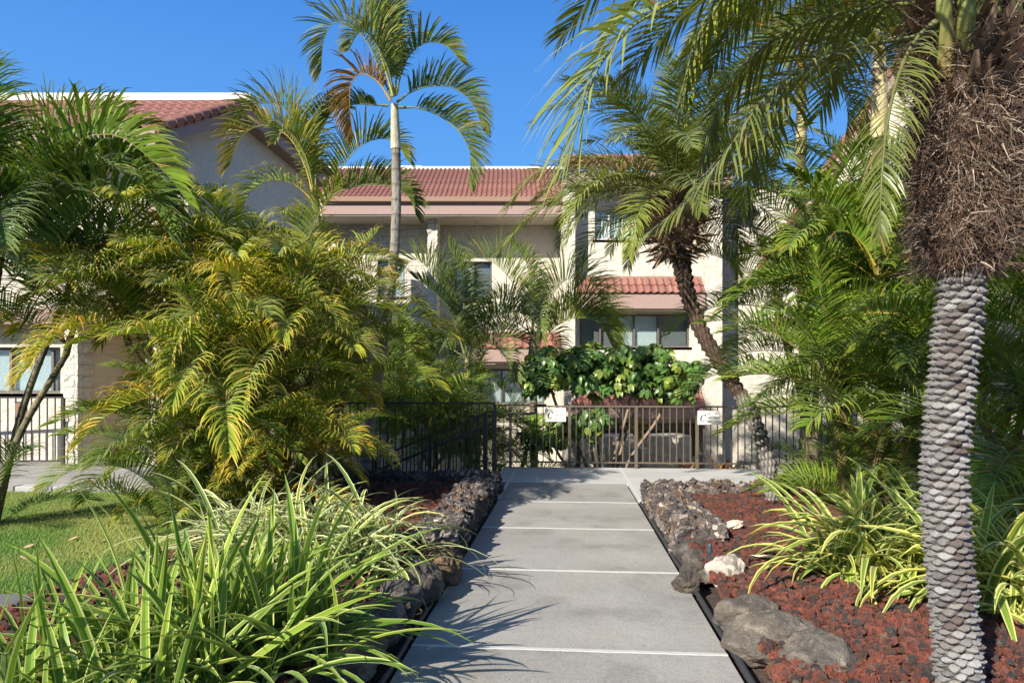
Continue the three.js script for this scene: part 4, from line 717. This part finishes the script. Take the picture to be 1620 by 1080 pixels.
// --- shaggy date palm close to the camera, right
{
  const D = 2.72, b = gy(1520, D, .1), t = thing('date_palm', 'near date palm with grey scaly trunk and shaggy fibre skirt', 'palm', b);
  const cl = new THREE.CatmullRomCurve3([[1522, 1130], [1512, 1000], [1499, 850], [1494, 740], [1504, 620], [1517, 500], [1524, 400], [1532, 200], [1535, 0], [1535, -80]].map(([u, v]) => at(u, v, D).sub(b)));
  const R = (y) => mix(.094, .098, clamp(y / 2)), frames = (s) => { const p = cl.getPointAt(s), tg = cl.getTangentAt(s); return [p, tg]; };
  mesh('trunk', trunkGeo(cl.getSpacedPoints(30), .068, .07, { seg: 120, rad: 28, disp: (s, th) => .006 * noise(s * 60, th * 3, 5), color: (s, th) => mixc([.05, .042, .04], [.13, .115, .105], .5 + .5 * noise(s * 60, th * 3, 1)) }), trunkMat, t);
  // leaf scars: small lens-shaped plates in a spiral, tilted out at the lower lip
  const scar = (k) => { const s = new THREE.Shape(); const w = .0235, h = .0098; s.moveTo(-w, .004); s.quadraticCurveTo(-w * .45, h * 1.25, 0, h * 1.3); s.quadraticCurveTo(w * .5, h * 1.2, w * 1.08, .006 + k * .002); s.quadraticCurveTo(w * .45, -h * .75, 0, -h); s.quadraticCurveTo(-w * .5, -h * .8, -w, .004); const g = new THREE.ExtrudeGeometry(s, { depth: .004, bevelEnabled: true, bevelThickness: .004, bevelSize: .003, bevelSegments: 1, curveSegments: 4 }), p = g.attributes.position; for (let i = 0; i < p.count; i++) { const x = p.getX(i), y = p.getY(i), z = p.getZ(i); p.setZ(i, z - x * x / .2 + (z > .003 ? .013 * (1 - Math.abs(x) / .045) * (y < 0 ? 1.25 : .55) : 0) + .004 * noise(x * 90, y * 90, k * 3)); p.setY(i, y + .003 * noise(x * 120, z * 90, k * 5 + 9)); } g.computeVertexNormals(); return g; };
  const scars = [0, 1, 2, 3].map(scar), scarMats = [[.27, .255, .245], [.22, .205, .195], [.32, .305, .295], [.18, .168, .16], [.24, .22, .2]].map((c) => new THREE.MeshStandardMaterial({ color: lin(...c), bumpMap: (() => { const q = T.lavaBump.clone(); q.repeat.set(14, 14); q.needsUpdate = true; return q; })(), bumpScale: .004, roughness: .92 }));
  const darkScars = [[.14, .12, .115], [.18, .16, .15], [.11, .085, .075]].map((c) => new THREE.MeshStandardMaterial({ color: lin(...c), bumpMap: scarMats[0].bumpMap, bumpScale: .004, roughness: .92 })), all = [], total = cl.getLength(), rows = 82, per = 9.5;
  for (let i = 0; i < rows * per; i++) { const s = clamp(i / (rows * per) * .74), a = i / per * 2 * Math.PI + jit(.03), [p, tg] = frames(s), o = V(Math.cos(a), 0, Math.sin(a)); o.addScaledVector(tg, -o.dot(tg)).normalize(); all.push({ p: p.clone().addScaledVector(o, .067 + jit(.002)), o, tg, f: o.z }); }
  all.sort((x, y) => y.f - x.f); const rest = [];
  const place = (x) => { const up = x.tg.clone().addScaledVector(x.o, -.45).normalize(), out = x.o.clone().addScaledVector(up, -x.o.dot(up)).normalize(), m = new THREE.Matrix4().makeBasis(up.clone().cross(out).normalize(), up, out).multiply(new THREE.Matrix4().makeRotationZ(jit(.1) + .06)); m.setPosition(x.p); return m.multiply(new THREE.Matrix4().makeScale(rr(.85, 1.18), rr(.75, 1.25), rr(.7, 1.4))); };
  all.forEach((x, i) => { const m = place(x); if (i < 296) { const q = noise(x.p.y * 2.6, x.o.x * .8, 4) + jit(.25), s = mesh('leaf_scar', pick(scars), q > .2 ? pick(darkScars) : pick(scarMats), t); s.applyMatrix4(m); } else rest.push(pick(scars).clone().applyMatrix4(m)); });
  if (rest.length) { const m = mesh('rear_scars', merge(rest), scarMats[1], t); m.userData.kind = 'stuff'; }
  // skirt
  const yS = (v) => at(0, v, D).y - b.y, prof = [[425, .105], [395, .165], [360, .2], [330, .185], [290, .195], [220, .205], [170, .2], [140, .19], [90, .215], [30, .215], [-40, .2]];
  const rad = (v) => { for (let i = 0; i + 1 < prof.length; i++) if (v <= prof[i][0] && v >= prof[i + 1][0]) return mix(prof[i][1], prof[i + 1][1], (prof[i][0] - v) / (prof[i][0] - prof[i + 1][0])); return prof[prof.length - 1][1]; };
  const axis = (v) => { const y = yS(v); let lo = 0, hi = 1; for (let k = 0; k < 22; k++) { const m = (lo + hi) / 2; cl.getPointAt(m).y < y ? (lo = m) : (hi = m); } return cl.getPointAt(lo); };
  { const vs = []; for (let v = 425; v >= -60; v -= 12) vs.push(v); const pts = vs.map((v) => axis(v)); mesh('skirt_core', trunkGeo(pts, .01, .01, { seg: 70, rad: 30, disp: (s, th) => rad(mix(425, -60, s)) * .82 - .01 + .04 * noise(s * 22, th * 3, 2) + .015 * noise(s * 60, th * 7, 2), color: (s, th) => mixc([.05, .031, .021], [.125, .077, .05], .5 + .6 * noise(s * 40, th * 5, 3)) }), trunkMat, t); }
  const brown = [[.10, .06, .039], [.15, .1, .07], [.07, .042, .028], [.3, .24, .18], [.115, .063, .04]];
  fibres(t, 'skirt_fibre', 12000, () => { const v = rr(150, 428), a = rr(0, 6.3), r = rad(v) * rr(.76, 1.0), o = V(Math.cos(a), 0, Math.sin(a)); return [axis(v).clone().addScaledVector(o, r), o.clone().multiplyScalar(.55).add(V(jit(.8), jit(.9) - .6, jit(.8)))]; }, brown, [.03, .1], [.0018, .0055]);
  fibres(t, 'upper_fibre', 3200, () => { const v = rr(-40, 170), a = rr(0, 6.3), o = V(Math.cos(a), 0, Math.sin(a)); return [axis(v).clone().addScaledVector(o, rad(v) * rr(.75, .95)), o.clone().multiplyScalar(.6).add(V(jit(.9), jit(.9), jit(.9)))]; }, brown, [.05, .14], [.002, .006]);
  for (let i = 0; i < 200; i++) { const v = mix(175, -50, (i + .5) / 200) + jit(12), a = i * 2.4 + jit(.2), o = V(Math.cos(a), 0, Math.sin(a)), m = mesh('leaf_stub', pick(stubs), dryMat, t), s = rr(.08, .17); m.applyMatrix4(basis(o.clone().multiplyScalar(.75).add(V(jit(.2), rr(.35, 1.1), jit(.2))), jit(.5)).setPosition(axis(v).clone().addScaledVector(o, rad(v) * .72))); m.scale.setScalar(s); }
  for (const [u0, v0, u1, v1, w] of [[1498, 60, 1488, -60, .05], [1532, 75, 1524, -60, .06], [1568, 65, 1578, -60, .05], [1600, 60, 1612, -60, .05], [1548, 55, 1552, -60, .04]]) mesh('petiole', trunkGeo([at(u0, v0 + 60, 2.66).sub(b), at((u0 + u1) / 2, (v0 + v1) / 2, 2.55).sub(b), at(u1, v1, 2.56).sub(b)], w * .75, w * .35, { seg: 10, rad: 10, color: (s, th) => mixc([.25, .17, .07], [.22, .24, .06], clamp(s * 2 + .3 * noise(s * 6, th, u0))) }), petioleMat, t);
  const k = { n: 92, len: .23, wid: .012, lift: -5, droop: .9 }, olive = leafMat([1, .95, .8], .55, .4);
  hero(t, b, [[1480, -120, 2.7], [1330, -110, 2.5], [1180, -55, 2.4], [1060, 5, 2.3], [985, 55, 2.25], [935, 130, 2.2], [905, 235, 2.2]], 2.5, 'date', LM.pale, { ...k, len: .30, lift: 20, wid: .012, droop: .9 });
  hero(t, b, [[1485, 50, 2.6], [1430, 62, 2.5], [1370, 72, 2.45], [1290, 98, 2.4], [1215, 150, 2.4], [1150, 240, 2.4], [1085, 320, 2.4], [1020, 372, 2.4]], 2.5, 'date', olive, { ...k, len: .16, wid: .009 });
  hero(t, b, [[1490, 30, 2.6], [1455, 55, 2.5], [1425, 110, 2.4], [1405, 190, 2.35], [1395, 290, 2.3], [1392, 380, 2.3]], 2.5, 'date', olive, { ...k, len: .17, wid: .007, n: 80, droop: 1.4 });
  hero(t, b, [[1485, -60, 2.7], [1380, -90, 2.7], [1250, -70, 2.7], [1150, -10, 2.7], [1098, 70, 2.7], [1078, 170, 2.7]], 2.7, 'date', LM.lime, k);
  hero(t, b, [[1490, 0, 2.7], [1400, 10, 2.8], [1300, 30, 2.9], [1200, 80, 3], [1140, 160, 3.1], [1110, 260, 3.1]], 2.7, 'date', LM.green, k);
  hero(t, b, [[1490, -40, 2.8], [1380, -60, 3.2], [1270, -40, 3.6], [1180, 20, 3.9], [1120, 110, 4.1]], 2.7, 'date', LM.green, { ...k, lift: 10 });
  crown(t, at(1535, -75, D).sub(b), 'date', 26, { len: 1.9, hi: 84, lo: 14, mats: [LM.green, LM.lime, LM.green], skip: (az, e) => e < 45 && az > 3.9 && az < 5.6 });
}

// ---------------------------------------------------------------- round-leaved bush beyond the fence
{
  const b = gy(955, 13.2, -1.6), t = thing('umbrella_bush', 'glossy green round-leaved bush behind the bronze fence', 'bush', b);
  const whorl = (n, c) => { const pos = [], col = [], idx = []; for (let k = 0; k < n; k++) { const a = k / n * 6.283 + jit(.15), L = rr(.12, .17), dx = Math.cos(a), dz = Math.sin(a), f = rr(.8, 1.2), st = [[.03, .004, .01], [.25, .038, .0], [.55, .052, -.03], [.85, .034, -.08], [1, 0, -.11]], i0 = pos.length / 3; st.forEach(([s, w, y]) => { for (const [e, up] of [[-1, .012], [0, 0], [1, .012]]) { pos.push(dx * (.02 + s * L) - dz * w * e, y * 1.1 + (w ? up : 0), dz * (.02 + s * L) + dx * w * e); col.push(...tint(c, f * (e ? 1 : 1.25))); } }); for (let j = 0; j < 4; j++) for (const e of [0, 1]) { const p = i0 + j * 3 + e; idx.push(p, p + 3, p + 1, p + 1, p + 3, p + 4); } } const g = new THREE.BufferGeometry(); g.setAttribute('position', new THREE.Float32BufferAttribute(pos, 3)); g.setAttribute('color', new THREE.Float32BufferAttribute(col, 3)); g.setIndex(idx); g.computeVertexNormals(); return g; };
  const ws = [whorl(8, [.07, .165, .022]), whorl(7, [.085, .19, .022]), whorl(9, [.06, .14, .02]), whorl(8, [.2, .29, .03])], mats = [leafMat([1, 1, 1], .9), leafMat([1.25, 1.15, 1], .9)];
  const blobs = [[862, 588, 12.9, .6, .5, 60], [935, 582, 13.0, .68, .6, 64], [1005, 588, 13.0, .68, .58, 60], [1070, 600, 13.1, .58, .5, 46], [1035, 556, 13.3, .45, .2, 12], [865, 682, 12.8, .55, .4, 34], [930, 668, 12.9, .45, .35, 20]];
  for (const [u, v, D, rx, ry, n] of blobs) {
    const c = at(u, v, D).sub(b);
    mesh('branch', tube([V(c.x * .15, -.1, 0), V(c.x * .3, c.y * .45, .05), V(c.x * .8, c.y * .8, c.z * .8), c.clone().add(V(0, ry * .3, 0))], .028, 20, 7), new THREE.MeshStandardMaterial({ color: lin(.28, .21, .15), map: T.bark, roughness: .9 }), t);
    for (let i = 0; i < n; i++) { const d = V(jit(1), jit(1), jit(1)).normalize(), r = Math.pow(rnd(), .35), m = mesh('leaf_whorl', pick(ws), pick(mats), t); m.position.set(c.x + d.x * r * rx, c.y + d.y * r * ry, c.z + d.z * r * rx * .8); m.rotation.set(d.z * .8 + .25 + jit(.3), rr(0, 6), -d.x * .8 + jit(.3)); m.scale.setScalar(rr(.7, .98)); }
    const inner = []; for (let i = 0; i < n * 1.2; i++) { const d = V(jit(1), jit(1), jit(1)).normalize(), r = Math.pow(rnd(), .5) * .92; inner.push(pick(ws).clone().scale(rr(.7, 1), rr(.7, 1), rr(.7, 1)).rotateX(d.z * .8 + jit(.3)).rotateZ(-d.x * .8 + jit(.3)).translate(c.x + d.x * r * rx, c.y + d.y * r * ry, c.z + d.z * r * rx * .8)); }
    mesh('inner_leaves', mergeGeometries(inner), mats[0], t).userData.kind = 'stuff';
  }
}
// ---------------------------------------------------------------- strap-leaved plants
function strapGeo(L, w, e0, bend, green, edge, share, droopTwist) {
  const n = 9, pos = [], col = [], idx = []; let x = 0, y = 0; const pr = [.55, .8, .95, 1, 1, .95, .84, .64, .36, .0], tw = jit(droopTwist);
  const rows = []; for (let i = 0; i <= n; i++) { const s = i / n, a = (e0 - bend * Math.pow(s, 1.6)) * RAD; if (i) { x += Math.cos(a) * L / n; y += Math.sin(a) * L / n; } rows.push([x, y, a, w * pr[i] / 2, tw * s]); }
  const strip = (e0_, e1_, c0, c1) => { const st = pos.length / 3; rows.forEach(([px, py, a, hw, t]) => { for (const [e, c] of [[e0_, c0], [e1_, c1]]) { const lift = Math.abs(e) * hw * .45, nx = -Math.sin(a), ny = Math.cos(a), z = e * hw * Math.cos(t), k = lift + e * hw * Math.sin(t); pos.push(px + nx * k, py + ny * k, z); col.push(...c); } }); for (let i = 0; i < n; i++) { const p = st + i * 2; idx.push(p, p + 2, p + 1, p + 1, p + 2, p + 3); } };
  const k = 1 - share, f = rr(.85, 1.15), g1 = tint(green, f), g2 = tint(green, f * rr(.8, 1.3));
  strip(-1, -k, edge, edge); strip(-k, -k * .33, g1, g1); strip(-k * .33, 0, g2, g1); strip(0, k * .4, g1, g2); strip(k * .4, k, g2, g2); strip(k, 1, edge, edge);
  const g = new THREE.BufferGeometry(); g.setAttribute('position', new THREE.Float32BufferAttribute(pos, 3)); g.setAttribute('color', new THREE.Float32BufferAttribute(col, 3)); g.setIndex(idx); g.computeVertexNormals(); return g;
}
const strapMat = [leafMat([1, 1, 1], .2, .42), leafMat([1.15, 1.05, .85], .2, .42), leafMat([.86, .92, .9], .2, .42)];
const strapSets = {};
for (const [k, o] of Object.entries({
  flax: { L: .95, w: .046, green: [.16, .265, .014], edge: [.60, .62, .20], share: .24, e: [84, 70, 56, 44, 32], bend: [25, 80] },
  cream: { L: .85, w: .031, green: [.18, .25, .03], edge: [.76, .76, .42], share: .52, e: [80, 68, 56, 45, 34], bend: [60, 125] },
  yellow: { L: .9, w: .046, green: [.17, .25, .02], edge: [.70, .68, .22], share: .48, e: [78, 64, 52, 40, 28], bend: [55, 110] },
})) { strapSets[k] = []; for (const e0 of o.e) for (let j = 0; j < 4; j++) strapSets[k].push({ e0, geo: strapGeo(o.L * rr(.85, 1.15), o.w * rr(.75, 1.15), e0, rr(...o.bend) * (e0 > 80 ? .5 : 1), tint(o.green, rr(.85, 1.2)), tint(o.edge, rr(.8, 1.15)), o.share * rr(.5, 1.25), .5) }); }
function strapPlant(label, u, D, y, kind, n, size, spread, group) {
  const t = thing('strap_leaf_plant', label, 'plant', gy(u, D, y), 0, group);
  for (let i = 0; i < n; i++) {
    const fan = Math.floor(i / 9), fa = fan * 2.4, fr = spread * Math.sqrt((fan + .5) / (n / 9)), v = pick(strapSets[kind]), m = mesh('leaf', v.geo, pick(strapMat), t);
    m.position.set(Math.cos(fa) * fr + jit(.04), 0, Math.sin(fa) * fr * .8 + jit(.04)); m.rotation.set(jit(.25), -fa * .5 + rr(0, 6.283), jit(.1), 'YXZ'); m.scale.setScalar(size * rr(.7, 1.15));
  }
}
const SG = 'strap-leaved border plants';
strapPlant('large green strap-leaved plant filling the bottom left corner', 150, 2.75, .1, 'flax', 190, .72, .55, SG);
strapPlant('upright green strap-leaved plant at the bottom, left of centre', 345, 3.05, .12, 'flax', 190, .88, .42, SG);
strapPlant('arching strap-leaved plant leaning over the boulders at the bottom', 450, 3.3, .12, 'flax', 120, .68, .3, SG);
strapPlant('pale variegated strap-leaved plant beside the left lava wall', 535, 4.85, .15, 'cream', 290, .98, .42, SG);
strapPlant('pale variegated strap-leaved plant behind the foreground green leaves', 430, 5.0, .15, 'cream', 260, 1.0, .45, SG);
strapPlant('variegated strap-leaved plant spreading over the red gravel, left of trunk', 1385, 4.5, .16, 'yellow', 230, .95, .32, SG);
strapPlant('variegated strap-leaved plant just behind the near trunk base', 1490, 4.9, .16, 'yellow', 170, .95, .35, SG);
strapPlant('tall variegated strap-leaved plant at the right picture edge', 1610, 3.9, .16, 'yellow', 190, .95, .3, SG);
// small red and green leaved plants by the right sign
for (const [u, D, label] of [[1145, 12.6, 'orange and green leaved plant beyond the fence below the right sign'], [1085, 13.2, 'reddish leaved plant beyond the fence near the dark window'], [1010, 15, 'yellow leaved potted plant standing on the window ledge']]) {
  const t = thing('croton_plant', label, 'plant', gy(u, D, u === 1010 ? .3 : -.5), 0, 'coloured leaf plants beyond the fence');
  const c = u === 1010 ? [.3, .22, .04] : [.28, .1, .03], gs = [0, 1, 2].map((k) => strapGeo(.42, .07, 60, 70, mixc(c, [.1, .14, .03], k / 2.5), [.4, .2, .05], .2, .5));
  mesh('stem', new THREE.CylinderGeometry(.015, .02, .5, 6).translate(0, .1, 0), trunkMat.clone(), t).material.vertexColors = false;
  for (let i = 0; i < 30; i++) { const m = mesh('leaf', pick(gs), strapMat[0], t); m.position.set(jit(.15), rr(-.1, .4), jit(.15)); m.rotation.set(jit(.3), rr(0, 6.28), jit(.4), 'YXZ'); m.scale.setScalar(rr(.7, 1.1)); }
  if (u === 1010) mesh('pot', new THREE.LatheGeometry([[0, -.62], [.13, -.62], [.17, -.3], [.18, -.28], [.18, -.24], [.15, -.24], [0, -.27]].map(([x, y]) => new THREE.Vector2(x, y)), 18), M.landing, t);
}

scene.traverse((o) => { if (o.isMesh) { o.castShadow = true; o.receiveShadow = true; } });
renderer.render(scene, camera);
